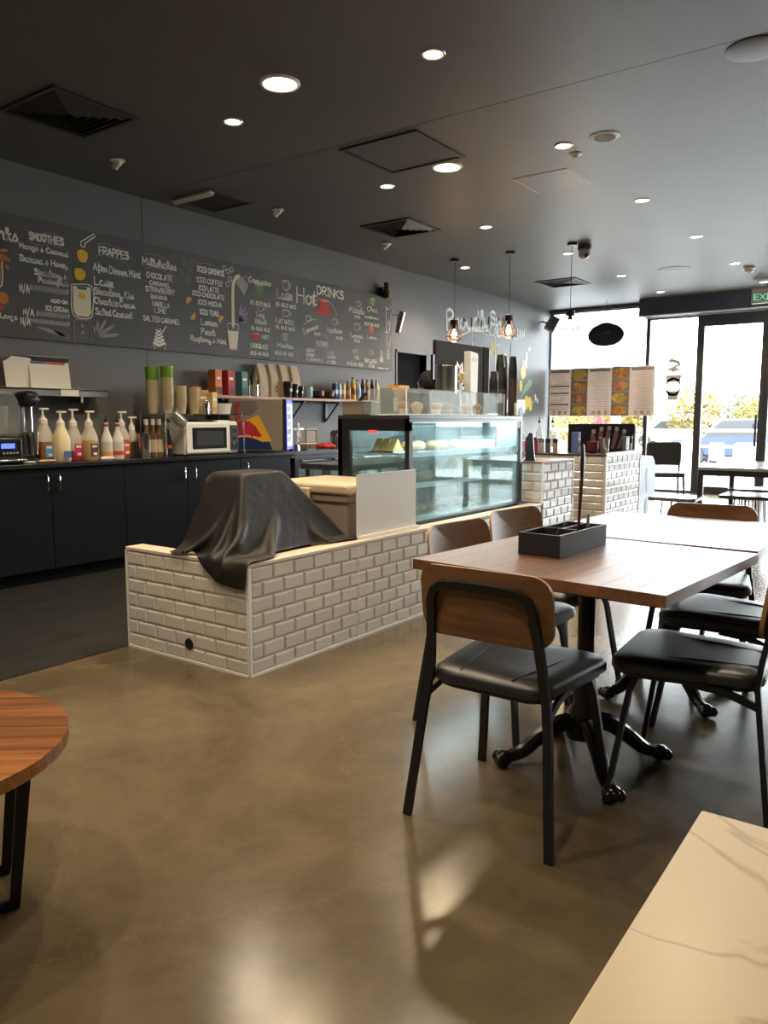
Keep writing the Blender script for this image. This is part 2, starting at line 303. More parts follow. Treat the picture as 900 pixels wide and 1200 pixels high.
# ------------------------------------------------------------------ hand lettering: a single-stroke alphabet drawn as ribbons
FONT = {k: [[tuple(map(float, p.split(','))) for p in st.split()] for st in v.split('|')] for k, v in {
'A':'0,0 2,7 3,10 4,7 6,0|1.2,3.6 4.8,3.6','B':'0,0 0,10|0,10 4,9.6 4.4,7 3,5.4 0,5.2|0,5.2 4.4,4.8 5.4,2.4 4,.2 0,0','C':'5.4,8.4 3.4,10 1,8.4 0,5 1,1.6 3.4,0 5.4,1.6',
'D':'0,0 0,10|0,10 3.4,9.4 5.6,5 3.4,.6 0,0','E':'5,10 0,10|0,10 0,0|0,0 5,0|0,5 4,5','F':'0,0 0,10|0,10 5,10|0,5.2 4,5.2','G':'5.4,8.4 3.4,10 1,8.4 0,5 1,1.6 3.4,0 5.4,1.6 5.4,4.4|5.4,4.4 3,4.4',
'H':'0,0 0,10|5.4,0 5.4,10|0,5 5.4,5','I':'1,0 1,10|0,10 2,10|0,0 2,0','J':'4,10 4,2 2,0 0,1.6','K':'0,0 0,10|5,10 0,4.6|1.6,6 5.4,0','L':'0,10 0,0|0,0 4.6,0','M':'0,0 .6,10|.6,10 3.2,3|3.2,3 5.8,10|5.8,10 6.4,0',
'N':'0,0 0,10|0,10 5.2,0|5.2,0 5.2,10','O':'3,10 .8,8.4 0,5 .8,1.6 3,0 5.2,1.6 6,5 5.2,8.4 3,10','P':'0,-.6 .2,10|0,9.6 3,10.4 5.2,8 3.6,5.4 .4,4.8','R':'0,0 0,10|0,10 4,9.8 5,7.4 3.4,5.2 0,5|1.6,5 5.4,0',
'S':'5,8.6 3,10 .6,8.8 .8,6.2 4.4,4.4 5,1.8 3,0 0,1.4','T':'3,0 3,10|0,10 6,10','U':'0,10 0,3 1.2,.4 3,0 4.8,1 5.4,3 5.4,10','V':'0,10 3,0|3,0 6,10','W':'0,10 1.8,0|1.8,0 3.4,7|3.4,7 5,0|5,0 6.8,10','X':'0,10 5.4,0|5.4,10 0,0','Y':'0,10 2.8,5|5.6,10 2.8,5|2.8,5 2.8,0','Z':'0,10 5,10|5,10 0,0|0,0 5,0',
'a':'4,5.4 2,6 .2,4 .4,1 2,0 3.6,1.6 4,5.4|4,5.8 4,1 5,0 6,1','b':'0,1 1.6,8 1,10 .2,9 .4,1 2,0 3.8,2 3.4,5 1.6,5.4 .4,3','c':'3.8,5 2.2,6 .3,4 .4,1.4 2,0 4.4,1.2','d':'4,5.4 2,6 .2,4 .4,1 2,0 3.6,1.6 4.2,10|4.1,5 4.2,1 5,0 6,1','e':'0,2.4 3,3.6 3.2,5.4 1.8,6 .4,4 .5,1.2 2,0 4.4,1.2',
'f':'0,1 2.4,8 2,10 1,9 .8,-3 1.8,-2 1.6,.6 3.6,1.4','g':'4,5.4 2,6 .2,4 .4,1 2,0 3.6,1.6 4,5.4|4,5.8 3.8,-2.6 2,-3.6 .4,-2.4 5.6,1','h':'0,1 1.8,8 1.2,10 .4,9 .3,0|.4,3.4 2,5.8 3.4,4.6 3.4,1 4.4,0 5.4,1','i':'0,1 1,6|1,6 1,1 2,0 3,1|1.1,8.4 1.3,8.8','k':'0,1 1.8,8 1.2,10 .4,9 .3,0|3.4,5.8 .6,3|1.4,3.6 3.4,0 4.6,1','l':'0,1 2,8 1.4,10 .5,8.6 .6,1.4 1.6,0 3,1',
'm':'0,4.6 .8,6 1,0|1,3.6 2.2,6 3.2,4.8 3.2,0|3.2,3.6 4.6,6 5.6,4.8 5.6,1 6.4,0 7.4,1','n':'0,4.6 .8,6 1,0|1,3.6 2.6,6 3.8,4.8 3.8,1 4.6,0 5.6,1','o':'2,6 .4,4.6 .2,2 1.8,0 3.6,1.6 3.8,4.4 2,6 3.4,5 5,5.4','p':'0,4.6 .8,6 .8,-3.6|.8,3.6 2.4,6 4,4.6 3.8,1.4 2.2,.2 .9,1.2','r':'0,1 1.2,6.4 1.4,5 3,5.2 2.8,1 3.6,0 4.6,1','s':'0,1 2,6.2 2.2,4.6 3.4,2 2.4,.1 .6,.6','t':'0,1 1.6,8.6|1.6,9 1.3,1.4 2.2,0 3.4,1|0,6.2 3.4,6.4',
'u':'0,5.6 .3,1.4 1.6,0 3.4,1.4 3.8,5.8|3.8,5.6 3.9,1 4.6,0 5.6,1','v':'0,5.4 1,6 2,0 3.6,4 3.4,6 4.8,5.4','w':'0,5.6 .6,1 2,0 2.8,2 3,5.6|3,5.6 3.4,1 4.6,0 5.6,2 5.4,6 6.4,5.4','y':'0,5.6 .4,1.6 1.8,.4 3.6,2 4,5.8|4,5.8 3.6,-2.6 2,-3.6 .4,-2.4 5.4,1','z':'0,5.8 3.4,6|3.4,6 0,0|0,0 3.6,.2','B_':'0,0',
'0':'2.4,10 .4,8 0,5 .4,2 2.4,0 4.4,2 4.8,5 4.4,8 2.4,10','1':'.4,8.4 2,10|2,10 2,0','2':'0,8 2,10 4,8.4 3.4,5.6 0,0|0,0 4.4,0','3':'0,9 2.4,10 4,8 2,5.4|2,5.4 4.4,3.4 3,.2 0,.8','4':'3.6,0 3.6,10|3.6,10 0,3.4|0,3.4 5,3.4','5':'4,10 .6,10|.6,10 .2,5.6 2.6,6 4.4,3.4 2.8,.2 0,.8','6':'3.6,9.6 1,6.4 0,3 1.6,0 4,1.4 4,4.2 2,5.4 .4,3.6','7':'0,10 4.6,10|4.6,10 1.6,0','8':'2.4,5.4 .6,7.6 2.4,10 4.2,7.6 2.4,5.4 .2,2.6 2.4,0 4.6,2.6 2.4,5.4','9':'4,7 2.4,4.6 .4,6.6 1.6,9.8 3.8,9 4,6 3,0',
'/':'0,-2 4,11','&':'4.4,1.6 1.6,4.4 1.4,6.4 2.8,6.2 2.4,4.4 .4,2.4 1,.4 2.6,.4 4.6,3.4','.':'0,0 .3,.3','$':'3.6,8 2,9 .4,7.4 2,5 3.6,3 2,1 0,2|1.9,10 1.9,0','+':'0,4 4,4|2,2 2,6'}.items()}
def ribbon(mb, pts, hw, Y, off=None):
    """flat painted stroke on a plane of constant y"""
    P = [np.array(p, float) for p in pts]; n = len(P)
    if n < 2: return
    vs = []; 
    for i in range(n):
        t = P[min(i+1,n-1)]-P[max(i-1,0)]; l = np.hypot(*t); t = t/l if l > 1e-9 else np.array((1.,0)); nn = np.array((-t[1], t[0]))
        e = -t*hw*.7 if i == 0 else (t*hw*.7 if i == n-1 else 0*t)
        k = .75 if i in (0, n-1) else 1
        for s in (1,-1): q = P[i]+e+nn*hw*s*k; vs.append((q[0], Y, q[1]))
    mb.add(vs, [(2*i, 2*i+1, 2*i+3, 2*i+2) for i in range(n-1)])
def letter(mb, text, x0, z0, x1, z1, h, w, Y, flat=False):
    """text from (x0,z0) to (x1,z1) on the wall, cap height h"""
    strokes = []; cx = 0; h = h*(.9 if not flat else 1)
    for ch in text:
        if ch == ' ': cx += 3.2; continue
        g = FONT.get(ch) or FONT.get(ch.upper())
        if not g: continue
        jz = random.uniform(-.35,.35); mx = 0
        for st in g:
            strokes.append([(cx+x, y+jz) for x, y in st]); mx = max(mx, max(x for x, y in st))
        cx += mx+(.1 if ch.islower() else (.5 if flat and text[-1].islower() else 1.7))
    W = cx-1 if cx > 1 else 1
    d = np.array((x1-x0, z1-z0)); L = np.hypot(*d); d = d/L; nrm = np.array((-d[1], d[0])); o = np.array((x0,z0))
    for st in strokes:
        pts = smooth_pts(st, 4) if len(st) > 2 else [np.array(p) for p in st]
        ribbon(mb, [o+d*(p[0]*L/W)+nrm*(p[1]*h/10) for p in pts], .0050*w if not flat else w, Y)
TEXTS = [('Drinks',3.069,2.595,3.385,2.595,0.101,1.6),
('SMOOTHIES',3.496,2.635,3.789,2.635,0.061,1.6),
('Mango & Coconut',3.408,2.553,3.82,2.553,0.044,1.2),
('Banana & Honey',3.407,2.457,3.815,2.457,0.049,1.2),
('Strawberry &',3.525,2.368,3.803,2.368,0.05,1.2),
('Passionfruit',3.553,2.314,3.81,2.314,0.042,1.2),
('N/A',3.393,2.216,3.472,2.216,0.07,1),
('ADD ON',3.651,2.168,3.802,2.168,0.027,1),
('ICE CREAM',3.601,2.101,3.804,2.101,0.038,1.1),
('N/A',3.414,2.043,3.502,2.043,0.058,1),
('N/A',3.387,1.966,3.467,1.966,0.062,1),
('Large',3.227,1.999,3.35,1.999,0.04,1.2),
('FRAPPES',4.118,2.625,4.415,2.625,0.068,1.5),
('After Dinner Mint',4.056,2.48,4.528,2.48,0.064,1.2),
('Latte',4.061,2.363,4.24,2.363,0.072,1.3),
('Strawberry Kiss',4.057,2.287,4.447,2.287,0.06,1.2),
('Chocolate Cream',4.053,2.207,4.456,2.207,0.057,1.2),
('Salted Caramel',4.06,2.117,4.427,2.117,0.057,1.2),
('Milkshakes',4.559,2.61,4.929,2.61,0.07,1.4),
('CHOCOLATE',4.598,2.502,4.89,2.502,0.052,1),
('CARAMEL',4.63,2.441,4.864,2.441,0.04,1),
('STRAWBERRY',4.585,2.38,4.914,2.38,0.049,1),
('BANANA',4.64,2.321,4.825,2.321,0.04,1),
('VANILLA',4.65,2.253,4.848,2.253,0.049,1),
('LIME',4.678,2.199,4.807,2.199,0.045,1),
('SALTED CARAMEL',4.549,2.115,4.963,2.115,0.048,1),
('ICED DRINKS',5.194,2.644,5.535,2.644,0.052,1.5),
('ICED COFFEE',5.182,2.543,5.514,2.543,0.052,1),
('ICED LATTE',5.204,2.471,5.467,2.471,0.05,1),
('ICED CHOCOLATE',5.125,2.411,5.536,2.411,0.047,1),
('ICED MOCHA',5.191,2.335,5.498,2.335,0.048,1),
('ICED TEAS',5.212,2.243,5.451,2.243,0.051,1.2),
('Lemon',5.225,2.144,5.43,2.144,0.061,1.2),
('Peach',5.222,2.052,5.401,2.052,0.061,1.2),
('Raspberry & Mint',5.087,1.98,5.54,1.98,0.053,1.2),
('Cappuccino',5.883,2.641,6.206,2.639,0.056,1.2),
('$5 $5.5 $6.5',5.895,2.418,6.19,2.418,0.044,1),
('Latte',6.301,2.529,6.538,2.529,0.105,1.3),
('$5 $5.5 $6.5',6.273,2.442,6.601,2.442,0.045,1),
('Long',5.979,2.299,6.097,2.299,0.054,1),
('Black',5.961,2.229,6.127,2.229,0.052,1.1),
('$5 $5.5 $6.5',5.898,2.157,6.178,2.157,0.041,1),
('FLAT WHITE',6.262,2.261,6.559,2.261,0.054,1),
('$5 $5.5 $6.5',6.267,2.2,6.575,2.2,0.042,1),
('HOT',6.061,2.076,6.176,2.076,0.044,1),
('CHOCOLATE',5.889,1.974,6.145,1.974,0.047,1),
('$5.5 $6 $6.5',5.881,1.901,6.151,1.901,0.039,1),
('Mocha',6.289,2.007,6.538,2.007,0.051,1.1),
('$5.5 $6 $6.5',6.25,1.926,6.552,1.926,0.04,1),
('Hot',6.616,2.52,6.932,2.52,0.187,2),
('DRINKS',6.964,2.655,7.449,2.655,0.101,2),
('Espresso',6.72,2.188,6.979,2.271,0.059,1),
('$4.5',6.903,2.189,7.008,2.189,0.039,1),
('Macchiato',7.129,2.247,7.414,2.247,0.058,1),
('$4.5',7.3,2.174,7.426,2.174,0.038,1),
('EXTRAS',6.936,2.072,7.144,2.072,0.057,1),
('DECAF',6.762,1.992,6.911,1.992,0.036,1),
('SYRUP',6.761,1.94,6.904,1.94,0.036,1),
('ALMOND MILK',6.76,1.893,7.052,1.893,0.029,1),
('$1.0',7.138,1.999,7.248,1.999,0.033,1),
('$0.80',7.127,1.941,7.28,1.941,0.034,1),
('$1.20',7.122,1.884,7.284,1.884,0.034,1),
('Piccolo',7.558,2.517,7.853,2.518,0.06,1),
('$4.5',7.662,2.459,7.774,2.459,0.038,1),
('Chai',7.919,2.57,8.13,2.57,0.065,1),
('ALMOND MILK',7.869,2.484,8.158,2.484,0.029,1),
('$5.5 $6 $6.5',7.863,2.394,8.167,2.394,0.042,1),
('Turmeric',7.555,2.222,7.822,2.222,0.06,1),
('$5.5',7.647,2.171,7.767,2.171,0.038,1),
('Lemon',7.912,2.236,8.12,2.236,0.046,1),
('Tea',7.632,1.962,7.739,1.962,0.077,1),
('$4.5 $5 $5.5',7.508,1.886,7.828,1.886,0.041,1),
('Babycino',7.861,1.939,8.12,1.939,0.049,1),
('$1.5',7.95,1.878,8.063,1.878,0.039,1),
('menu art',8.128,1.876,8.378,1.876,0.02,1)]
MURAL = [('Proudly', 9.903, 2.532, 11.213, 2.675, 0.263, 2.6), ('South', 11.235, 2.722, 11.989, 2.748, 0.209, 2.4), ('AUSTRALIAN', 11.362, 2.562, 12.486, 2.591, 0.167, 2.0)]

# ================================================================== THE SETTING
WY, CZ, FX = 5.985, 3.2, 13.6          # back wall, ceiling height, shopfront plane
floor = struct(B(-3.2, 13.55, -3.2, 6.1, -.06, 0).build('floor', M_FLOOR), 'brown polished concrete floor with fine scratches')
# dark vinyl strip on the staff side of the counters
f2 = MB()
f2.span(-3, 7.2, 3.52, WY-.5, .0005, .004); f2.span(2.63, 7.2, 2.71, 3.52, .0005, .004)
struct(f2.build('floor_staff_side', M_DARKFLOOR), 'dark vinyl floor behind the tiled counter')
c = MB(); c.span(-3.2, 4.597, -3.2, 6.1, CZ, CZ+.08); c.span(4.603, 13.7, -3.2, 6.1, CZ, CZ+.08); c.span(-3.2, 13.7, -3.2, 6.1, CZ+.08, CZ+.14)
struct(c.build('ceiling', M_CEIL), 'dark charcoal plasterboard ceiling with one joint line')
wb = hold('wall_back', (0,0,0), 'charcoal painted back wall behind the counter')
for x0, x1, z0, z1 in ((-3.2,4.597,0,CZ),(4.603,8.62,0,CZ),(9.34,FX,0,CZ),(8.62,9.34,2.12,CZ)):
    B(x0,x1,WY,WY+.1,z0,z1).build('panel', M_WALL, wb)
B(4.55,4.65,WY+.1,WY+.14,0,CZ).build('backing', M_BLACK, wb)
# dark passage behind the doorway
dk = MB(); dk.span(8.4,9.6,7.4,7.5,0,2.6); dk.span(8.4,8.5,WY+.1,7.4,0,2.6); dk.span(9.5,9.6,WY+.1,7.4,0,2.6); dk.span(8.4,9.6,WY+.1,7.4,2.5,2.6); dk.span(8.4,9.6,WY+.1,7.5,-.06,0)
struct(dk.build('wall_passage', mat('passage_dark', (.22,.25,.30), .7)), 'dark passage behind the doorway beside the blackboard menu')
d1 = hold('door_1', (8.62, WY, 0), 'open doorway in the back wall to the right of the blackboard menu')
B(-.03,0,-.012,.1,0,2.15).build('jamb', M_WALL, d1); B(.72,.75,-.012,.1,0,2.15).build('jamb', M_WALL, d1); B(-.03,.75,-.012,.1,2.12,2.15).build('lintel', M_WALL, d1)
M_PLAINW = mat('warm_grey_wall', (.34,.32,.29), .7)
struct(B(-3.2,-3.1,-3.2,6.1,0,CZ).build('wall_left', M_PLAINW), 'plain wall behind the photographer')
struct(B(-3.2,FX,-3.2,-3.1,0,CZ).build('wall_right', M_PLAINW), 'plain wall along the right side of the room')
bb = struct(B(4.0,8.62,WY-.015,WY,0,.1).build('baseboard_back', M_BLACK), 'black skirting at the foot of the back wall')

# glazed shopfront -------------------------------------------------
def pane_unit(name, y0, y1, z0, z1, label, fw=.05, door=False):
    u = hold(name, (FX, 0, 0), label)
    B(-.05,.05,y0,y0+fw,z0,z1).build('mullion', M_FRAME, u); B(-.05,.05,y1-fw,y1,z0,z1).build('mullion', M_FRAME, u)
    B(-.05,.05,y0+fw,y1-fw,z0,z0+fw*(1.6 if door else 1)).build('sill_rail', M_FRAME, u); B(-.05,.05,y0+fw,y1-fw,z1-fw*(2.4 if door else .6),z1).build('head_rail', M_FRAME, u)
    B(-.004,.004,y0+fw,y1-fw,z0+fw,z1-fw*.5).build('pane', M_GLASS, u)
    return u
w1 = pane_unit('window_1', 4.20, WY, .0, 3.14, 'tall shopfront window beside the back wall, behind the menu poster', .03)
w2 = pane_unit('window_2', 3.36, 4.20, .0, 2.92, 'narrow shopfront window with the cup decal', .035)
w3 = pane_unit('door_2', 2.34, 3.36, .0, 2.92, 'glazed shopfront door beneath the navy bulkhead', .075, True)
MB().box((-.07,2.44,1.05),(.03,.03,.5)).build('handle', M_FRAME, w3)
MB().box((-.055,2.37,1.6),(.02,.05,2.8)).build('closing_stile', M_FRAME, w3)
for i, (a, b) in enumerate(((.95,2.34),(-.45,.95),(-1.85,-.45),(-3.1,-1.85))): pane_unit('window_%d'%(i+3), a, b, 0, 2.92, 'shopfront window pane number %d to the right of the glass door'%(i+1), .06)
struct(B(13.2,FX+.06,-3.1,4.26,2.93,CZ).build('trim_1', M_NAVY), 'navy bulkhead above the shopfront door')
struct(B(13.17,13.2,-3.1,4.26,2.915,2.935).build('trim_2', M_WHITE), 'thin white track along the foot of the navy bulkhead')
struct(B(13.5,FX+.06,4.26,WY,3.14,CZ).build('trim_3', M_FRAME), 'black head beam over the tall window')

# cup decal on the glass
dc = thing('window_decal', 'faded grey takeaway cup decal stuck on the glass', 'decal', (FX-.012, 3.76, 1.55))
M_DECAL = mat('frosted_decal', (.42,.40,.39), .7)
def yz(out, a=0, b=.002): return MB().prism(out, a, b, 'yz')
yz([(-.14,.42),(.14,.42),(.11,.30),(-.11,.30)]).build('sleeve', M_DECAL, dc); yz([(-.10,.16),(.10,.16),(.08,.0),(-.08,.0)]).build('cup_foot', M_DECAL, dc)
yz([p for p in arc(0,.25,.13,.1,PI-.1,10)]+[p for p in arc(0,.25,.09,PI-.1,.1,10)]).build('ring', M_DECAL, dc); yz([p for p in arc(0,.2,.13,PI+.1,2*PI-.1,10)]+[p for p in arc(0,.2,.09,2*PI-.1,PI+.1,10)]).build('ring', M_DECAL, dc)
yz([(-.14,.5),(.02,.47),(.13,.52),(.02,.56),(-.06,.6),(.10,.64),(.14,.6),(.06,.7),(-.08,.66),(-.12,.58),(-.04,.54)]).build('cream_swirl', M_DECAL, dc)
yz([(-.1,-.03),(.1,-.03),(.1,-.045),(-.1,-.045)]).build('underline', M_DECAL, dc)

# menu poster on the tall window -----------------------------------
ps = thing('menu_poster', 'wide printed food menu poster with photo strips hung in the tall window', 'poster', (13.48, 0, 0))
M_PAPER = paper('poster_paper', (.72,.63,.58), .24); M_PHEAD = mat('poster_heading', (.30,.26,.24), .6); M_PTEXT = mat('poster_text', (.52,.45,.42), .6)
def foodmat(name, a, b, c3):
    m = bpy.data.materials.new(name); m.use_nodes = True; N, L = m.node_tree.nodes, m.node_tree.links
    tc = N.new('ShaderNodeTexCoord'); v = N.new('ShaderNodeTexNoise'); v.inputs['Scale'].default_value = 7; v.inputs['Detail'].default_value = 3; v.inputs['Distortion'].default_value = 1
    rp = N.new('ShaderNodeValToRGB'); e = rp.color_ramp.elements; e[0].position = .3; e[0].color = (*a,1); e[1].position = .7; e[1].color = (*c3,1); k = e.new(.5); k.color = (*b,1)
    L.new(tc.outputs['Object'], v.inputs['Vector']); L.new(v.outputs[0], rp.inputs[0]); L.new(rp.outputs[0], N['Principled BSDF'].inputs['Base Color']); return m
M_FOOD = [foodmat('food_print_orange', (.25,.16,.08), (.75,.32,.07), (.85,.62,.25)), foodmat('food_print_yellow', (.28,.24,.14), (.78,.50,.08), (.85,.72,.30)), foodmat('food_print_red', (.24,.17,.14), (.70,.25,.10), (.84,.52,.24))]
cols = [(5.94,5.53,'t'),(5.53,5.21,'p'),(5.21,4.78,'t'),(4.78,4.46,'p'),(4.46,4.03,'t')]
PZ0, PZ1 = 1.29, 2.14
for i, (a, b, k) in enumerate(cols):
    s = B(-.004,.004,b+.0004,a-.0004,PZ0,PZ1).build('poster_panel', M_PAPER, ps)
    if k == 'p':
        for j in range(4):
            z0 = PZ0+j*(PZ1-PZ0)/4; B(-.006,-.004,b+.006,a-.006,z0+.004,z0+.21).build('food_photo', mat('photo_slate', (.30,.27,.24), .6), s)
            yz(ell((a+b)/2+random.uniform(-.02,.02), z0+.1, .135, .088, 18), -.0065,-.006).build('food_photo', M_FOOD[(i+j)%3], s)
    else:
        B(-.006,-.004,b+.03,a-.03,PZ1-.075,PZ1-.025).build('heading_bar', M_PHEAD, s)
        n = 17
        for r in range(n):
            z = PZ1-.11-r*.041
            if z < PZ0+.12: break
            if i == 0 and r in (5,8,13): B(-.006,-.004,b+.03,a-.03,z-.014,z+.014).build('heading_bar', M_PHEAD, s); continue
            B(-.006,-.004,b+.04+(.0 if i else .1*random.random()),a-.04-.16*random.random(),z-.005,z+.005).build('text_line', M_PTEXT, s)
        for q in range(3): B(-.006,-.004,b+.06+q*.11,b+.12+q*.11,PZ0+.03,PZ0+.09).build('icon', M_PTEXT if q != 1 else M_FOOD[0], s)

# ================================================================== OUTSIDE
M_PAVE = mat('pale_paving', (.62,.61,.58), .8, noise=((3,3,3), (.68,.67,.64), 4)); M_ASPH = mat('car_park_asphalt', (.25,.25,.25), .9)
struct(B(13.55,17.0,-14,30,-.1,-.02).build('floor_terrace', M_PAVE), 'pale paved terrace outside the shopfront')
struct(B(17.0,140,-90,120,-.3,-.14).build('ground_car_park', M_ASPH), 'bright asphalt car park beyond the terrace railing')
rl = thing('terrace_railing', 'grey steel railing along the terrace edge outside', 'railing', (16.4, 0, -.02))
M_GALV = mat('galvanised_steel', (.33,.34,.36), .4, metal=.6)
MB().tube([(0,-8,1.03),(0,12,1.03)], .03, 8).build('top_rail', M_GALV, rl); MB().tube([(0,-8,.3),(0,12,.3)], .012, 6).build('lower_rail', M_GALV, rl)
for i in range(14): MB().box((0,-8+1.5*i,.52),(.04,.04,1.03)).build('post', M_GALV, rl)
st = thing('terrace_post', 'white square post standing on the terrace outside the cup decal', 'post', (15.6, 3.98, -.02))
B(-.09,.09,-.09,.09,0,.95).build('shaft', M_WHITE, st, bevel=.01); B(-.11,.11,-.11,.11,.95,.99).build('cap', M_GALV, st)
pg = thing('canopy_frame', 'grey steel canopy frame seen through the top of the tall window', 'canopy frame', (14.6, 0, 0))
B(-.06,.06,5.0,5.14,-.02,3.6).build('column', M_GALV, pg); B(-.05,.05,5.14,9,2.96,3.05).build('beam', M_GALV, pg); B(-.05,.05,5.14,9,2.62,2.70).build('beam', M_GALV, pg)

def outdoor_chair(col):
    t = thing('terrace_chair', '', 'chair', group='terrace chairs outside')
    m = paint('chair_mesh_'+col[0], col[1], .6)
    MB().prism(rrect(.44,.42,.06,3), .43, .445, 'xy').build('seat', m, t)
    b = MB(); out = rrect(.44,.34,.07,3,0,.66); b.prism([(u,v) for u,v in out], -.22, -.205, 'yz'); b.build('backrest', m, t)
    for sx in (-1,1):
        for sy in (-1,1):
            MB().tube([(sx*.19,sy*.2,.44),(sx*.25,sy*.24,0)], .011, 6).build('leg', M_GALV, t)
        MB().tube([(-.19,sx*.2,.44),(-.215,sx*.2,.6),(-.225,sx*.2,.78)], .011, 6).build('back_post', M_GALV, t)
    return t
oc = outdoor_chair(('pale', (.45,.45,.44)))
spots = [((14.95,3.50,-.02), 2.4, 'pale grey terrace chair outside, right of the decal window mullion'), ((15.2,4.25,-.02), .6, 'pale grey terrace chair outside, seen below the cup decal'),
         ((15.05,2.95,-.02), 2.9, 'pale grey terrace chair outside, in the middle of the glass door'), ((15.5,2.62,-.02), 3.6, 'pale grey terrace chair outside, nearest the door closing stile')]
for i, (l, r, lab) in enumerate(spots):
    q = oc if i == 0 else dup(oc, l, r); q.location = l; q.rotation_euler = (0,0,r); q['label'] = lab
tt = thing('terrace_table', 'round terrace table with splayed base outside the glass door', 'table', (15.75, 3.45, -.02))
MB().lathe([(.001,.72),(.34,.72),(.34,.745),(.001,.745)], n=24).build('tabletop', paint('terrace_table_top', (.55,.55,.54)), tt); MB().tube([(0,0,.03),(0,0,.72)], .03).build('column', M_GALV, tt)
for k in range(4): MB().tube([(0,0,.06),(.3*math.cos(k*PI/2+.5),.3*math.sin(k*PI/2+.5),.015)], .016, 6).build('foot', M_GALV, tt)

# trees, hedge, cars and buildings beyond the railing
def leafmat(name, c): return mat(name, c, .7, rand=0, noise=((3,3,3), tuple(min(1,x*1.25) for x in c), 3))
M_LY, M_LG = leafmat('autumn_yellow_leaf', (.13,.090,.006)), leafmat('olive_leaf', (.07,.075,.015)); M_TRUNK = mat('bark', (.12,.08,.05), .9)
def tree(x, y, h, r, m, label):
    t = thing('tree', label, 'tree', (x, y, -.14), group='autumn trees in the car park')
    rnd = random.Random(int(x*100+y)); mb = MB()
    for k in range(1500):
        while True:
            p = Vector((rnd.uniform(-1,1), rnd.uniform(-1,1), rnd.uniform(-1,1)))
            if p.length < 1: break
        p = Vector((p.x*r, p.y*r, h*.62+p.z*h*.38)); p += Vector((math.sin(p.z*5)*.1, math.cos(p.x*4)*.1, math.sin(p.y*6)*.08))
        a = rnd.uniform(.05,.11)*h/2.6; u = Vector((rnd.uniform(-1,1), rnd.uniform(-1,1), rnd.uniform(-1,1))).normalized(); w = u.orthogonal().normalized()
        mb.add([p-u*a, p+w*a*.6, p+u*a, p-w*a*.6], [(0,1,2,3)])
    o = mb.build('foliage', m, t, smooth=False); o['kind'] = 'stuff'
    MB().tube([(0,0,0),(.03,.02,h*.3),(0,0,h*.6)], [.09,.07,.03], 7).build('trunk', M_TRUNK, t)
    for k in range(5): a = k*1.3; MB().tube([(0,0,h*.35),(r*.5*math.cos(a),r*.5*math.sin(a),h*.7)], [.035,.012], 5).build('branch', M_TRUNK, t)
for x, y, h, r, m, lab in ((33,10.9,2.9,1.15,M_LY,'yellow autumn tree left of the cup decal, behind the poster edge'), (34,8.5,2.75,1.1,M_LY,'yellow autumn tree below the cup decal'), (39,7.6,2.6,1.0,M_LG,'olive tree glimpsed beside the mullion of the glass door'),
                           (35,6.0,2.4,1.1,M_LY,'low yellow tree behind the glass door'), (31,14.6,2.1,1.2,M_LY,'yellow tree below the left end of the menu poster'), (29,11.9,1.9,1.0,M_LY,'yellow bush seen under the middle of the menu poster'), (36,19.1,6.4,.9,M_LG,'tall pale tree top above the menu poster'),(38,5.1,2.9,1.1,M_LG,'small tree near the door closing stile')): tree(x,y,h,r,m,lab)
hd = MB(); rnd = random.Random(3)
for k in range(2500):
    p = Vector((27+rnd.uniform(-.3,.3), rnd.uniform(-8,26), rnd.uniform(-.1,.45))); a = rnd.uniform(.04,.1); u = Vector((rnd.uniform(-1,1), rnd.uniform(-1,1), rnd.uniform(-1,1))).normalized(); w = u.orthogonal().normalized()
    hd.add([p-u*a, p+w*a*.6, p+u*a, p-w*a*.6], [(0,1,2,3)])
tag(hd.build('hedge', M_LG, smooth=False), 'low clipped hedge strip along the car park edge', 'hedge', kind='stuff')
def car(x, y, rz, col, label):
    t = thing('parked_car', label, 'car', (x, y, -.14), rz, group='parked cars')
    m = paint('car_paint_%s'%col[0], col[1], .25)
    MB().prism([(-2.1,.3),(2.1,.3),(2.15,.62),(1.95,.8),(1.1,.86),(.55,1.38),(-1.0,1.42),(-1.75,.95),(-2.1,.85)], -.82, .82, 'xz').build('body', m, t, bevel=.06)
    for s in (-1,1): MB().prism([(1.0,.88),(.52,1.32),(-.95,1.35),(-1.5,.95)], s*.825-.006, s*.825+.006, 'xz').build('side_window', M_PLAST, t)
    MB().box((.82,0,1.1),(.02,1.3,.5),ry=-.82).build('windscreen', M_PLAST, t); MB().box((-1.42,0,1.18),(.02,1.3,.45),ry=.95).build('rear_window', M_PLAST, t)
    for sx in (-1.3,1.3):
        for sy in (-.76,.76): MB().lathe([(.001,-.1),(.31,-.1),(.31,.1),(.001,.1)], (sx,sy,.31), 16, Matrix.Rotation(PI/2,3,'X')).build('wheel', M_PLAST, t)
    return t
car(24.5, 4.55, 1.45, ('blue',(.008,.022,.06)), 'blue car parked close behind the terrace railing'); car(45, 22, 1.5, ('sky',(.03,.05,.08)), 'light blue car glimpsed under the menu poster'); car(41, 11.2, 1.7, ('silver',(.6,.6,.62)), 'silver car parked behind the yellow trees')
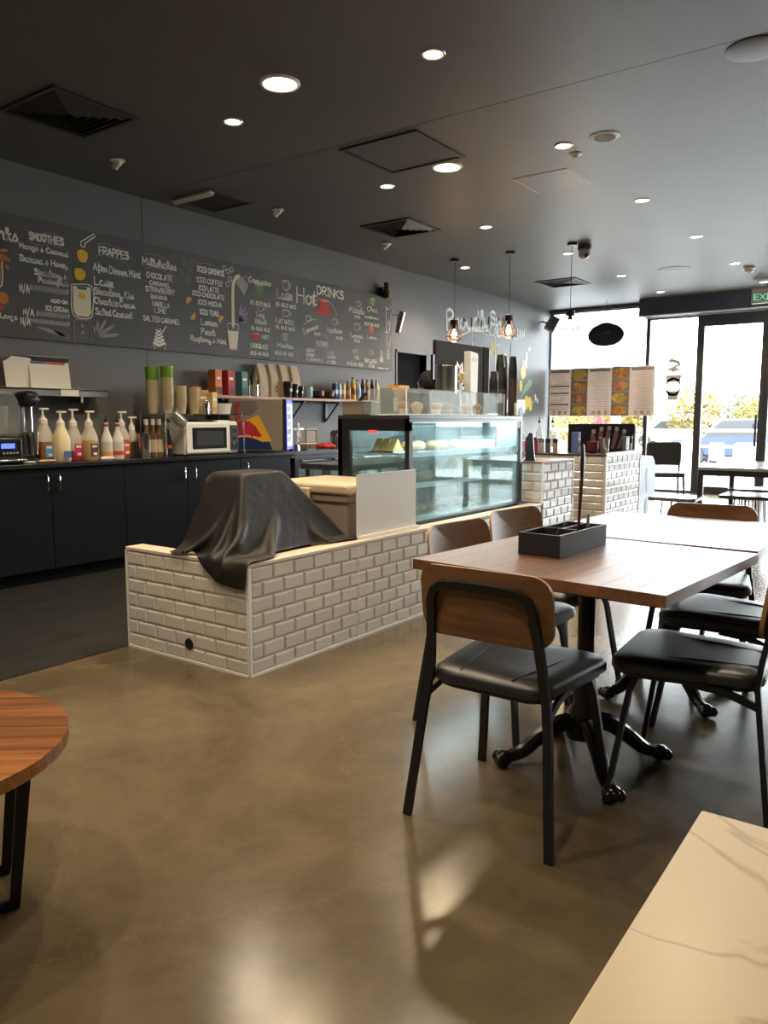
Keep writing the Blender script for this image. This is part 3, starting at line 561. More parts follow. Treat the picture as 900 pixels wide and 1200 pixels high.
def building(x, y, w, d, h, wall, fascia, label, panel=None):
    t = thing('building', label, 'building', (x, y, -.14))
    B(0,d,-w/2,w/2,0,h).build('wall', wall, t); B(-.2,0,-w/2-.1,w/2+.1,h-.7,h+.1).build('fascia', fascia, t)
    if panel: B(-.25,-.2,panel[0],panel[1],0,h+.3).build('sign_panel', panel[2], t)
    for k in range(5):
        yy = -w/2+w*(k+.5)/5; f = B(-.06,0,yy-w*.07,yy+w*.07,.2,h-1.0).build('window', M_BLACK, t); B(-.08,-.06,yy-w*.06,yy+w*.06,.3,h-1.1).build('pane', paint('far_pane',(.2,.25,.3),.1), f)
M_LB = paint('light_blue_fascia', (.03,.055,.085)); M_RED = paint('red_sign', (.09,.005,.014)); M_FW = paint('far_white_wall', (.12,.12,.12))
building(52, 26.5, 16, 8, 1.9, M_FW, M_LB, 'low white shop with blue fascia and red panel across the car park', (-8.1,-5.6,M_RED)); building(75, 7.5, 12, 8, 2.6, M_FW, paint('far_blue_fascia',(.22,.38,.6)), 'distant white building with a blue roof edge behind the glass door')
sg = thing('street_sign', 'small black and white arrow sign outside by the door stile', 'sign', (20, 3.45, -.14))
B(-.02,.02,-.02,.02,0,1.3).build('pole', M_GALV, sg); B(-.03,-.02,-.22,.22,1.10,1.28).build('sign_plate', M_WHITE, sg); B(-.032,-.03,.1,.22,1.10,1.28).build('sign_arrow', M_PLAST, sg)

# ================================================================== CEILING FITTINGS
ring_me = MB().lathe([(.050,.004),(.052,-.006),(.064,-.008),(.069,-.002),(.069,.004)], n=24, cap=False).mesh('trim_ring', paint('brushed_trim',(.55,.52,.48),.3,metal=.6))
lamp_me = MB().lathe([(.001,.001),(.050,.001),(.050,.004),(.001,.004)], n=20).mesh('lamp_lens', M_LAMP)
def spot(parent, w, r, ang=120, col=(1,.82,.58)):
    l = bpy.data.lights.new('lamp_light', 'SPOT'); l.energy = w; l.color = col; l.spot_size = math.radians(ang); l.spot_blend = .55; l.shadow_soft_size = r
    o = bpy.data.objects.new('lamp_light', l); C.objects.link(o); o.parent = parent; o.location = (0,0,-.03); return o
small = [((3.80,2.40),'small downlight nearest the top edge, right of the large round lamp'),((3.836,4.0),'small downlight between the large round lamp and the back wall'),((5.61,4.0),'small downlight beside the grey return air grille'),((7.354,3.99),'small downlight left of the white access panel, above the pendants'),
 ((9.10,5.235),'small downlight between the two left pendant cords'),((5.558,2.386),'small downlight beside the white round ceiling speaker'),((9.07,3.80),'small downlight behind the cord of the right pendant'),((7.307,2.367),'small downlight right of the access panel'),
 ((9.057,2.329),'small downlight in the right of the ceiling between panel and bulkhead'),((10.863,2.308),'small downlight beside the smoke detector'),((10.863,3.768),'small downlight just right of the square vent near the window'),((12.571,3.732),'small downlight close to the left end of the navy bulkhead'),((12.561,2.263),'small downlight above the green exit sign'),
 ((2.05,3.97),'small downlight above the left end of the black cabinets, outside the picture'),((2.05,2.38),'small downlight above the round wooden table, outside the picture'),((.30,2.40),'small downlight beside the camera, outside the picture'),((.9,.9),'small downlight above the marble table, outside the picture'),((3.8,.9),'small downlight above the dining chairs, outside the picture')]
for (x, y), lab in small:
    t = thing('downlight', lab, 'downlight', (x, y, CZ), group='small recessed downlights')
    linked('trim_ring', ring_me, t, (0,0,0)); linked('lamp_lens', lamp_me, t, (0,0,-.004)); spot(t, SMALL_W, .06)
bring = MB().lathe([(.098,.004),(.100,-.012),(.113,-.014),(.122,-.004),(.122,.004)], n=32, cap=False).mesh('trim_ring', M_WHITE)
blens = MB().lathe([(.001,-.004),(.098,-.004),(.098,.002),(.001,.002)], n=32).mesh('lamp_lens', mat('big_lamp', (1,.9,.7), .5, emit=(1,.78,.46), estr=10))
for (x, y), lab in (((3.58,3.33),'large bright round ceiling lamp near the top of the picture'),((5.465,3.316),'large bright round ceiling lamp touching the return air grille'),((1.70,3.33),'large round ceiling lamp just outside the top left corner')):
    t = thing('round_ceiling_lamp', lab, 'ceiling lamp', (x, y, CZ), group='large round ceiling lamps')
    linked('trim_ring', bring, t, (0,0,0)); linked('lamp_lens', blens, t, (0,0,-.004)); spot(t, BIG_W, .12, 150, (1,.78,.50))
M_VENT = mat('vent_dark', (.030,.030,.031), .45)
def vent(x, y, s, label):
    t = thing('ceiling_vent', label, 'vent', (x, y, CZ), group='square ceiling vents')
    h = s/2; f = MB()
    for sx in (-1,1): f.box((sx*(h-.015),0,-.006),(.03,s,.014)); f.box((0,sx*(h-.015),-.006),(s-.06,.03,.014))
    f.build('frame', M_VENT, t)
    B(-h+.03,h-.03,-h+.03,h-.03,-.002,0).build('duct_back', mat('duct_black',(.004,.004,.004),.8), t)
    for k in range(5):
        r = h-.05-k*.048; q = MB()
        if r < .03: break
        pts = [(-r,-r),(r,-r),(r,r),(-r,r)]; ri = r-.035
        vs = [(a*r/abs(a),b*r/abs(b),-.004) for a,b in pts]+[(a/r*ri,b/r*ri,-.022) for a,b in pts]+[(a/r*ri,b/r*ri,-.019) for a,b in pts]+[(a,b,-.001) for a,b in pts]
        q.add(vs, [(i,(i+1)%4,4+(i+1)%4,4+i) for i in range(4)]+[(4+i,4+(i+1)%4,8+(i+1)%4,8+i) for i in range(4)]+[(8+i,8+(i+1)%4,12+(i+1)%4,12+i) for i in range(4)]).build('louvre', M_VENT, t)
vent(3.12,4.76,.62,'dark square louvred vent above the left end of the blackboard'); vent(6.87,4.72,.60,'dark square louvred vent in the middle of the ceiling'); vent(10.9,4.63,.60,'dark square louvred vent near the tall window')
g = thing('return_air_grille', 'dark square perforated return air grille beside the large round lamp', 'vent', (5.005,3.42,CZ))
fr = MB()
for s in (-1,1): fr.box((s*.325,0,-.006),(.03,.68,.014)); fr.box((0,s*.325,-.006),(.62,.03,.014))
fr.build('frame', M_VENT, g)
B(-.31,.31,-.31,.31,-.004,0).build('perforated_plate', mat('perforated_dark', (.02,.02,.02), .6, noise=((220,220,220), (.13,.125,.12), 0)), g)
hth = thing('ceiling_hatch', 'open square ceiling hatch with a pale inner edge over the blackboard', 'hatch', (5.05,5.55,CZ))
B(-.24,.24,-.25,.25,-.003,0).build('opening', mat('hatch_black', (.005,.005,.005), .7), hth)
for a in ((-.25,.25,-.27,-.24),(-.25,.25,.24,.27),(.23,.25,-.24,.24)): B(a[0],a[1],a[2],a[3],-.012,0).build('rim', M_VENT, hth)
MB().box((-.235,0,-.02),(.05,.5,.035),ry=.5).build('pale_edge', paint('hatch_pale',(.75,.74,.72)), hth)
ap = thing('access_panel', 'flush square access panel in the grey ceiling', 'panel', (6.29,2.80,CZ))
B(-.235,.235,-.235,.235,-.004,0).build('panel', mat('panel_charcoal', (.075,.074,.072), .4), ap); B(-.242,.242,-.242,.242,-.002,0).build('rim', M_WHITE, ap)
def disc(name, label, x, y, prof, m, cat, grille=None):
    t = thing(name, label, cat, (x,y,CZ)); MB().lathe(prof, n=32).build('housing', m, t)
    if grille: MB().lathe([(.001,grille[1]-.003),(grille[0],grille[1]-.003),(grille[0],grille[1]),(.001,grille[1])], n=24).build('grille', mat('speaker_mesh',(.30,.30,.30),.7,noise=((300,300,300),(.14,.14,.14),0)), t)
disc('ceiling_speaker','small white round ceiling speaker with grey mesh near the access panel',5.55,2.076,[(.001,-.012),(.08,-.012),(.105,-.004),(.105,0),(.001,0)],M_WHITE,'speaker',(.074,-.012))
disc('motion_detector','tiny white round detector beside the ceiling speaker',5.782,2.386,[(.001,-.022),(.022,-.02),(.03,-.008),(.048,-.006),(.048,0),(.001,0)],M_WHITE,'detector',(.015,-.021))
disc('ceiling_speaker','flat pale round speaker plate near the navy bulkhead',10.818,3.045,[(.001,-.01),(.18,-.01),(.21,-.004),(.21,0),(.001,0)],mat('pale_grille',(.20,.20,.19),.5),'speaker')
disc('smoke_detector','white smoke detector with dark band above the exit sign',11.242,2.209,[(.001,-.075),(.05,-.07),(.062,-.05),(.055,-.045),(.055,-.03),(.075,-.025),(.075,0),(.001,0)],M_WHITE,'detector',(.03,-.075))
disc('ceiling_speaker','large flat round speaker cut by the top right edge of the picture',4.758,.964,[(.001,-.012),(.12,-.012),(.15,-.005),(.15,0),(.001,0)],mat('speaker_charcoal',(.10,.10,.10),.45),'speaker')
def eyeball(x, y, label):
    t = thing('eyeball_spotlight', label, 'spotlight', (x,y,CZ), group='white eyeball spotlights along the back wall')
    MB().lathe([(.03,0),(.055,-.004),(.058,-.01),(.03,-.014)], n=20).build('ring', M_WHITE, t); MB().sphere((0,0,-.016), .035, 14, 8).build('ball', M_WHITE, t)
    MB().lathe([(.024,0),(.026,.035),(.018,.036),(.016,.01),(.001,.01)], (0,.012,-.03), 14, Matrix.Rotation(-2.2,3,'X')).build('snout', M_WHITE, t)
eyeball(3.855,5.281,'unlit white eyeball spotlight below the left square vent'); eyeball(5.60,5.257,'unlit white eyeball spotlight right of the open hatch'); eyeball(7.359,5.253,'unlit white eyeball spotlight below the middle square vent')
dm = thing('dome_camera', 'white dome security camera beside the right pendant rose', 'camera', (8.746,3.47,CZ))
MB().lathe([(.001,0),(.075,0),(.078,-.05),(.065,-.06),(.001,-.06)], n=24).build('base', paint('dark_grey_housing',(.08,.08,.085)), dm); MB().lathe([(.064,-.06),(.068,-.09),(.055,-.135),(.03,-.155),(.001,-.16)], n=24).build('dome', paint('pale_dome',(.5,.5,.5),.2), dm); MB().sphere((-.03,-.035,-.125), .025, 12, 8).build('lens', M_PLAST, dm)
# pendants
def pendant(x, y, label):
    t = thing('pendant_lamp', label, 'pendant lamp', (x,y,CZ), group='wire cage pendant lamps')
    MB().lathe([(.001,0),(.055,0),(.055,-.028),(.001,-.03)], n=20).build('ceiling_rose', M_PLAST, t); MB().tube([(0,0,-.03),(0,0,-.74)], .0035, 6).build('cord', M_PLAST, t)
    MB().lathe([(.001,-.74),(.052,-.74),(.052,-.80),(.001,-.80)], n=20).build('wood_cap', paint('dark_walnut',(.05,.026,.018),.5), t); MB().lathe([(.024,-.80),(.026,-.845),(.018,-.85)], n=14).build('socket', M_PLAST, t)
    MB().lathe([(.012,-.845),(.02,-.87),(.034,-.905),(.036,-.925),(.026,-.95),(.001,-.962)], n=16).build('bulb', M_BULB, t)
    cg = MB()
    for k in range(8):
        a = k*PI/4; c_, s_ = math.cos(a), math.sin(a); cg.tube([(r*c_,r*s_,z) for r,z in ((.045,-.80),(.07,-.87),(.105,-.95),(.07,-.985),(.035,-1.0))], .0048, 5)
    for r, z in ((.105,-.95),(.035,-1.0)): cg.tube([(r*math.cos(k*PI/8),r*math.sin(k*PI/8),z) for k in range(16)], .0048, 5, closed=True)
    cg.build('wire_cage', M_COPPER, t)
    l = bpy.data.lights.new('bulb_light','POINT'); l.energy = 6; l.color = (1,.62,.28); l.shadow_soft_size = .04
    o = bpy.data.objects.new('bulb_light', l); C.objects.link(o); o.parent = t; o.location = (0,0,-1.03)
pendant(8.58,5.08,'left pendant lamp with wire cage over the black sign board'); pendant(8.58,4.32,'middle pendant lamp with wire cage in front of the white wall lettering'); pendant(8.58,3.55,'right pendant lamp with wire cage in front of the tall window')
# exit sign, hanging oval sign, corner loudspeaker
ex = thing('exit_sign', 'green EXIT sign in a white box hanging from the ceiling', 'sign', (12.4, 2.19, 2.88))
B(-.03,.03,-.19,.19,0,.2).build('housing', M_WHITE, ex, bevel=.006); B(-.04,.04,-.2,.2,.2,.235).build('top_housing', paint('sign_housing_grey',(.4,.38,.37)), ex)
B(-.034,-.03,-.17,.17,.03,.14).build('green_panel', mat('exit_green',(.01,.22,.09),.4,emit=(.02,.35,.15),estr=.35), ex)
tx = MB(); letter(tx,'EXIT',0,.05,.28,.05,.072,.0075,0,True); tx.v = [(-.0355,.15-x,z) for x,y,z in tx.v]; tx.build('lettering', mat('sign_white',(.85,.9,.85),.5,emit=(.8,.9,.8),estr=.3), ex)
for s in (-1,1): MB().tube([(0,s*.12,.235),(0,s*.12,CZ-2.88)], .006, 6).build('hanger', M_GALV, ex)
ov = thing('oval_hanging_sign', 'black oval sign hanging on a cord in front of the tall window', 'sign', (12.9, 4.70, 2.63))
yz(ell(0,0,.31,.185,36), -.02, .02).build('plate', M_PLAST, ov, bevel=.006); yz(ell(.02,.04,.22,.165,30), .02, .05).build('rear_plate', M_PLAST, ov)
q = MB(); letter(q,'cafe',0,.02,.14,.02,.05,.004,0,True); q.v = [(-.022,.07-x,z) for x,y,z in q.v]; q.build('lettering', mat('sign_faint',(.14,.14,.15),.5), ov)
for s in (-1,1): MB().tube([(0,s*.18,.15),(0,0,CZ-2.63)], .003, 5).build('cord', M_GALV, ov)
sp = thing('corner_loudspeaker', 'grey box loudspeaker tilted in the corner of the back wall and tall window', 'speaker', (13.2,5.80,2.92))
MB().box((0,0,0),(.16,.17,.26),rx=.5,rz=.6).build('cabinet', paint('speaker_grey',(.16,.165,.17),.5), sp, bevel=.01); MB().tube([(0,.05,0),(0,.185,.05)], .015, 6).build('bracket', M_GALV, sp); MB().box((-.06,-.075,-.02),(.13,.01,.2),rx=.5,rz=.6).build('grille', M_PLAST, sp)

# ================================================================== BLACKBOARD MENU AND WALL LETTERING
BY = 5.948
bd = thing('blackboard_menu', 'long blackboard drinks menu with chalk lettering on the back wall', 'menu board', (0,0,0))
B(2.5,8.455,5.95,WY-.002,1.862,2.797).build('board', M_BOARD, bd)
for s, x0, z0, x1, z1, h, w in TEXTS:
    mb = MB(); letter(mb, s, x0, z0, x1, z1, h, w, BY-.001); mb.build('lettering', M_CHALK, bd, smooth=False)
def art(name, out, col, lift=.0): return MB().prism(out, BY-.0012-lift, BY+.0005, 'xz').build(name, col if not isinstance(col, tuple) else paint('chalk_%02x%02x%02x'%tuple(int(c*255) for c in col), col, .8), bd, smooth=False)
def line(name, pts, hw=.004, col=None, sm=True):
    mb = MB(); ribbon(mb, smooth_pts(pts,5) if sm and len(pts)>2 else pts, hw, BY-.0018); mb.build(name, col or M_CHALK, bd, smooth=False)
YEL, GRN, RED, ORG, CRM = (.82,.52,.03), (.16,.25,.11), (.58,.06,.05), (.62,.20,.04), (.80,.72,.52)
for q in ([(3.476,2.289),(3.809,2.296),(3.805,2.227),(3.473,2.238)], [(3.523,2.088),(3.808,2.095),(3.805,2.046),(3.52,2.045)], [(3.461,2.025),(3.805,2.030),(3.802,1.988),(3.459,1.984)]):
    (xa,za),(xb,_),_,(_,zb) = q; pts = []
    n = 80
    for i in range(n): x = xa+(xb-xa)*i/(n-1); pts.append((x, za-.004 if i%2 else zb+.004))
    line('chalk_scribble', pts, .0046, sm=False)
for i, (x, z, w, h) in enumerate(((3.956,2.58,.050,.058),(3.923,2.428,.052,.055),(3.932,2.254,.034,.03))): art('mango_piece', [(x+w*math.cos(a)*(1+.12*math.sin(3*a+i)), z+h*math.sin(a)*(1+.1*math.cos(2*a))) for a in [2*PI*k/18 for k in range(18)]], YEL, .001)
art('blender_jar', [(3.85,2.325),(4.02,2.332),(4.018,2.12),(3.99,2.085),(3.88,2.083),(3.85,2.12)], CRM); line('jar_outline', [(3.838,2.335),(3.835,2.13),(3.875,2.072),(3.995,2.074),(4.03,2.13),(4.034,2.34),(3.838,2.335)], .004)
art('jar_lid', [(3.89,2.325),(3.985,2.328),(3.98,2.305),(3.9,2.303)], (.11,.11,.11), .001); line('jar_base', [(3.845,1.87),(3.848,2.02),(3.875,2.05),(3.985,2.052),(4.008,2.02),(4.003,1.87)], .003, M_CHALKG)
for z in (2.005,1.95): art('button', ell(3.925,z,.015,.015,14), M_CHALKG)
line('tongs', [(3.952,2.655),(3.945,2.69),(3.975,2.712),(4.076,2.782)], .005); line('tongs', [(3.962,2.652),(3.985,2.668),(3.99,2.69),(4.09,2.765)], .005)
def leafy(x, z, l, a, w, col=None):
    d = (math.cos(a), math.sin(a)); n = (-d[1], d[0]); o1 = []; 
    for k in range(9): t = k/8; ww = w*math.sin(PI*min(1,t*.92+.04))**.8; o1.append((x+d[0]*l*t+n[0]*(ww+.25*l*t*t*0), z+d[1]*l*t+n[1]*ww))
    o2 = [(x+d[0]*l*k/8-n[0]*w*math.sin(PI*min(1,k/8*.92+.04))**.8, z+d[1]*l*k/8-n[1]*w*math.sin(PI*min(1,k/8*.92+.04))**.8) for k in range(8,-1,-1)]
    art('splash', o1+o2[1:-1], col or M_CHALKG)
leafy(3.80,1.905,.29,2.95,.016); leafy(3.81,1.885,.16,2.75,.013)
for a, l in ((1.9,.10),(1.45,.14),(1.0,.19),(.55,.22),(.15,.24)): leafy(4.06,1.93,l,a,.016)
for a, l in ((1.35,.19),(1.0,.19),(.65,.18),(.3,.15),(0,.12)): leafy(5.725,2.225,l,a,.017,paint('chalk_lilac',(.33,.29,.40),.8))
# orange drink at the left edge
art('orange_splash', [(3.20,2.45),(3.27,2.485),(3.335,2.45),(3.31,2.43),(3.26,2.44),(3.20,2.41)], ORG, .001); leafy(3.285,2.41,.05,-1.0,.012,paint('chalk_orange',ORG,.8)); leafy(3.25,2.505,.07,.2,.013,paint('chalk_orange',ORG,.8))
art('juice_glass', [(3.06,2.43),(3.26,2.42),(3.24,2.25),(3.08,2.25)], ORG); line('glass_outline', [(3.265,2.43),(3.25,2.25),(3.2,2.235)], .005); art('orange_slice', ell(3.255,2.15,.043,.046,20), ORG, .001); line('slice_rim', ell(3.255,2.15,.036,.039,16)+[(3.291,2.15)], .003); art('red_base', [(3.15,2.10),(3.27,2.09),(3.25,2.06),(3.15,2.06)], RED)
# milkshake swirl
for k in range(5): line('milkshake_swirl', [(4.655+k*.008,1.925+k*.03),(4.71,1.905+k*.03),(4.775-k*.01,1.93+k*.03)], .013-.0012*k)
line('milkshake_glass', [(4.645,1.925),(4.665,1.868)], .004); line('milkshake_glass', [(4.79,1.925),(4.775,1.868)], .004); line('straw', [(4.755,2.03),(4.80,2.085)], .007)
for x, z in ((5.045,2.701),(5.134,2.712),(5.007,2.614),(5.101,2.65),(5.077,2.553),(5.541,2.726),(5.593,2.702),(5.641,2.724),(5.618,2.627),(5.58,2.573)): line('ice_cube', rrect(.042,.042,.012,2,x,z)+[(x+.021,z+.009)], .003, None if x > 5.3 else M_CHALKG, False)
for x, z, a in ((5.085,2.341,2.2),(5.116,2.223,-.9),(5.49,2.208,2.3)): art('lemon_wedge', [(x+.04*math.cos(a+t),z+.048*math.sin(a+t)) for t in [PI*k/10-PI/2 for k in range(11)]], (.80,.47,.10), .001)
line('poured_milk', [(5.74,2.675),(5.70,2.655),(5.665,2.60),(5.652,2.52),(5.648,2.35),(5.645,2.16)], .020, paint('chalk_cream',CRM,.8)); art('milk_jug', [(5.72,2.655),(5.745,2.68),(5.80,2.67),(5.872,2.597),(5.81,2.49),(5.705,2.60)], (.42,.39,.36)); line('jug_handle', [(5.80,2.675),(5.85,2.685),(5.872,2.64),(5.85,2.61)], .006, M_CHALKG)
art('iced_glass', [(5.575,2.12),(5.71,2.12),(5.685,1.955),(5.665,1.945),(5.61,1.945),(5.595,1.955)], CRM); line('glass_outline', [(5.563,2.185),(5.59,1.955),(5.612,1.94),(5.668,1.94),(5.688,1.955),(5.722,2.185)], .004); line('glass_rim', [(5.565,2.18),(5.6,2.195),(5.64,2.18),(5.68,2.195),(5.72,2.18)], .004)
def cup(x, z, w, h, col, saucer=False, outline=False):
    if outline:
        line('cup_outline', [(x-w/2,z+h/2),(x-w*.42,z-h*.2),(x-w*.25,z-h/2),(x+w*.25,z-h/2),(x+w*.42,z-h*.2),(x+w/2,z+h/2),(x,z+h*.62),(x-w/2,z+h/2)], .003)
        art('coffee', ell(x,z+h*.45,w*.42,h*.14,14), (.42,.24,.20)); line('handle', [(x+w*.47,z+h*.3),(x+w*.75,z+h*.25),(x+w*.7,z-h*.2),(x+w*.4,z-h*.2)], .003)
    else:
        if saucer: art('saucer', ell(x-.012,z-h*.52,w*.85,h*.28,24), col)
        art('cup_shape', [(x-w/2,z+h/2),(x-w*.45,z-h*.1),(x-w*.28,z-h*.46),(x,z-h*.52),(x+w*.28,z-h*.46),(x+w*.45,z-h*.1),(x+w/2,z+h/2)], col, .0005); art('cup_rim', ell(x,z+h/2,w/2,h*.12,18), tuple(min(1,c*1.7+.1) for c in col), .001); art('coffee', ell(x,z+h/2-.002,w*.4,h*.08,16), (.55,.40,.30), .0013)
        line('handle', [(x-w*.46,z+h*.3),(x-w*.75,z+h*.2),(x-w*.66,z-h*.2),(x-w*.36,z-h*.24)], .006, paint('chalk_%02x%02x%02x'%tuple(int(c*255) for c in col), col, .8))
cup(6.035,2.575,.115,.10,GRN); cup(5.975,2.085,.10,.075,RED); cup(6.415,2.115,.10,.08,(.27,.31,.23)); cup(7.09,2.53,.17,.13,RED,True); cup(8.03,2.69,.10,.085,(.22,.36,.19)); cup(8.007,2.34,.10,.065,(.6,.13,.14)); cup(7.665,2.05,.10,.05,(.35,.44,.20))
for x, z, w, h in ((6.435,2.675,.10,.09),(6.04,2.40,.10,.075),(6.43,2.38,.11,.06),(6.80,2.36,.08,.06),(7.277,2.37,.08,.06),(7.73,2.63,.07,.06),(7.70,2.35,.10,.075),(7.99,2.065,.07,.055)): cup(x,z,w,h,CRM,outline=True)
for a in ([(3.462,2.705),(3.56,2.69),(3.69,2.715),(3.80,2.695)],[(3.475,2.615),(3.56,2.60),(3.69,2.62),(3.80,2.60)],[(4.09,2.70),(4.2,2.72),(4.35,2.70),(4.45,2.64)],[(4.08,2.60),(4.18,2.625),(4.32,2.61),(4.43,2.56)],[(4.58,2.70),(4.7,2.715),(4.83,2.69),(4.92,2.63)],[(4.58,2.575),(4.7,2.60),(4.83,2.575),(4.93,2.55)],[(5.19,2.71),(5.33,2.735),(5.5,2.70)],[(5.2,2.62),(5.34,2.625),(5.53,2.57)],[(6.88,2.50),(6.93,2.57),(7.0,2.61)],[(7.17,2.6),(7.25,2.55),(7.32,2.45)],[(6.72,2.15),(6.8,2.23),(6.95,2.27)],[(6.72,2.28),(6.8,2.34),(6.95,2.37)],[(6.92,2.18),(7.04,2.21),(7.15,2.17)],[(7.6,2.59),(7.72,2.56),(7.82,2.6)],[(7.87,1.98),(8.0,1.975),(8.12,1.985)]): line('flourish', a, .0028, M_CHALKG if a[0][0] < 5.6 else None)
line('tall_glass', [(8.32,2.68),(8.325,2.45),(8.345,2.36)], .004); line('tall_glass', [(8.425,2.68),(8.42,2.5),(8.39,2.36)], .004); line('tall_glass', [(8.32,2.66),(8.37,2.64),(8.42,2.66)], .004); line('tall_glass_foot', [(8.30,2.345),(8.34,2.35),(8.37,2.34)], .004); line('tall_glass', [(8.335,2.31),(8.335,2.20),(8.36,2.10)], .003); line('tall_glass', [(8.42,2.31),(8.41,2.2),(8.38,2.1)], .003)
art('fruit_piece', [(8.345,2.47),(8.38,2.53),(8.405,2.46),(8.37,2.42)], (.42,.28,.27)); art('fruit_piece', [(8.36,2.21),(8.38,2.25),(8.40,2.2),(8.38,2.17)], (.42,.28,.27))
for z in (2.09,2.05,2.02): line('coil', ell(8.37,z,.03,.018,10)+[(8.40,z)], .003)
art('chalk_bottle', [(8.205,2.11),(8.235,2.11),(8.235,2.04),(8.26,2.0),(8.26,1.96),(8.18,1.96),(8.18,2.0),(8.205,2.04)], (.55,.52,.50))

ml = thing('wall_lettering', 'white brush lettering reading Proudly South Australian on the grey wall', 'lettering', (0,0,0))
for s, x0, z0, x1, z1, h, w in MURAL:
    mb = MB(); letter(mb, s, x0, z0, x1, z1, h, .0105*w/2.2*1.9, WY-.002, True); mb.build('lettering', mat('wall_white_paint',(.85,.85,.83),.7), ml, smooth=False)
def mart(name, out, col, par): return MB().prism(out, WY-.0025, WY, 'xz').build(name, paint('mural_%02x%02x%02x'%tuple(int(c*255) for c in col), col, .75), par, smooth=False)
for pts in ([(9.95,2.28),(10.23,2.45),(10.6,2.575),(11.0,2.60),(11.4,2.555)], [(10.66,2.58),(10.66,2.2),(10.66,1.6)], [(11.42,2.55),(11.42,2.1),(11.5,1.7)]):
    mb = MB(); ribbon(mb, pts, .011, WY-.002); mb.build('map_outline', MATS['wall_white_paint'], ml, smooth=False)
mf = thing('wall_flower_painting', 'painted yellow wattle flowers with a green leaf on the grey wall', 'painting', (0,0,0))
for x, z, rx, rz, a in ((11.333,2.402,.055,.085,.3),(11.277,2.30,.05,.085,-.2),(11.575,2.27,.05,.05,0),(11.758,2.27,.06,.06,0),(12.456,2.04,.10,.12,.2),(12.379,1.806,.055,.10,0),(12.60,1.52,.09,.13,-.3),(12.76,1.50,.08,.13,.3)): mart('flower', ell(x,z,rx,rz,18,a), (.72,.56,.10) if z < 2.0 or x < 11.4 else (.72,.64,.25), mf)
for x, z, rx, rz in ((12.578,2.331,.035,.075),(12.562,2.19,.045,.09),(12.46,2.19,.03,.06),(12.687,2.45,.05,.03),(12.98,1.62,.03,.06),(13.06,1.56,.03,.05),(11.5,2.42,.04,.03),(11.62,2.12,.03,.03)): mart('petal', ell(x,z,rx,rz,14,.2), (.78,.77,.70), mf)
mart('leaf', [(12.367,1.60),(12.50,1.78),(12.70,1.93),(12.831,1.915),(12.80,1.82),(12.66,1.74)], (.22,.36,.20), mf); mart('stem', [(12.367,1.61),(12.37,1.59),(12.2,1.40),(12.19,1.41)], (.22,.36,.20), mf)
for p in ([(12.80,1.50),(12.9,1.55),(12.98,1.60)],[(12.86,1.53),(12.96,1.54),(13.06,1.55)]):
    mb = MB(); ribbon(mb, p, .006, WY-.002); mb.build('stem', paint('mural_stem',(.4,.5,.35),.7), mf, smooth=False)
for x, z in ((11.95,2.15),(12.15,1.7),(11.8,1.75)):
    mart('pale_feather', [(x,z-.35),(x+.05,z),(x+.02,z+.35),(x-.03,z)], (.22,.22,.22), mf)

# picture lamp at the right end of the blackboard
sc = thing('picture_lamp', 'brass picture lamp with a silver shade at the right end of the blackboard', 'wall lamp', (8.33,5.95,2.62))
MB().lathe([(.001,.0),(.045,.0),(.05,.08),(.035,.14),(.04,.2),(.001,.2)], (-.1,-.08,.13), 14).build('transformer', mat('aged_brass',(.30,.22,.10),.35,metal=.9,noise=((40,40,40),(.06,.05,.03),3)), sc)
for s in (-.015,.015): MB().tube([(-.08+s,-.09,.15),(-.07+s,-.10,.02),(-.05+s,-.13,-.07)], .006, 6).build('arm', M_STEEL, sc)
MB().lathe([(.035,-.13),(.045,.13),(.041,.13),(.031,-.13)], (.02,-.2,-.16), 18, Matrix.Rotation(.22,3,'Y') @ Matrix.Rotation(.1,3,'X'), cap=False).build('shade', M_STEEL, sc); MB().lathe([(.001,-.08),(.03,-.08),(.03,.12),(.001,.12)], (.02,-.2,-.16), 14, Matrix.Rotation(.22,3,'Y')).build('lamp_body', M_PLAST, sc); MB().tube([(.0,-.2,-.08),(-.05,-.13,-.07)], .008, 6).build('pivot', M_STEEL, sc)
B(-.12,-.02,-.03,.035,.16,.28).build('wall_plate', M_PLAST, sc)

# ================================================================== BACK COUNTER
CY, CT = 5.385, .90
def handle(par, x, z0, z1, y=-.0):
    return MB().tube([(x,y,z1),(x,y-.03,z1),(x,y-.034,z1-.012),(x,y-.034,z0+.012),(x,y-.03,z0),(x,y,z0)], .0075, 8).build('handle', M_CHROME, par)
def cabinet(x0, x1, doors, label):
    t = thing('base_cabinet', label, 'cabinet', ((x0+x1)/2, CY, 0), group='black base cabinets'); w = x1-x0
    B(-w/2+.002,w/2-.002,.022,.58,.10,CT-.035).build('carcass', M_CAB, t); B(-w/2+.002,w/2-.002,.07,.56,0,.10).build('kickboard', M_CAB, t)
    for a, b, hx in doors:
        d = B(a-(x0+x1)/2+.003,b-(x0+x1)/2-.003,0,.02,.105,CT-.04).build('door', M_CAB, t, bevel=.002)
        if hx: handle(d, hx-(x0+x1)/2, .70, .81)
    return t
cabinet(1.75,2.53,[(1.75,2.14,2.09),(2.14,2.53,2.19)],'black base cabinet at the far left, outside the picture')
cabinet(2.57,3.88,[(2.57,3.235,3.19),(3.235,3.88,3.285)],'black two-door base cabinet at the left edge below the syrup jugs')
cabinet(3.88,5.17,[(3.88,4.53,4.475),(4.53,5.17,4.595)],'black two-door base cabinet below the microwave')
cabinet(5.17,5.86,[(5.17,5.86,5.235)],'black single-door base cabinet right of the microwave, half hidden by the cover')
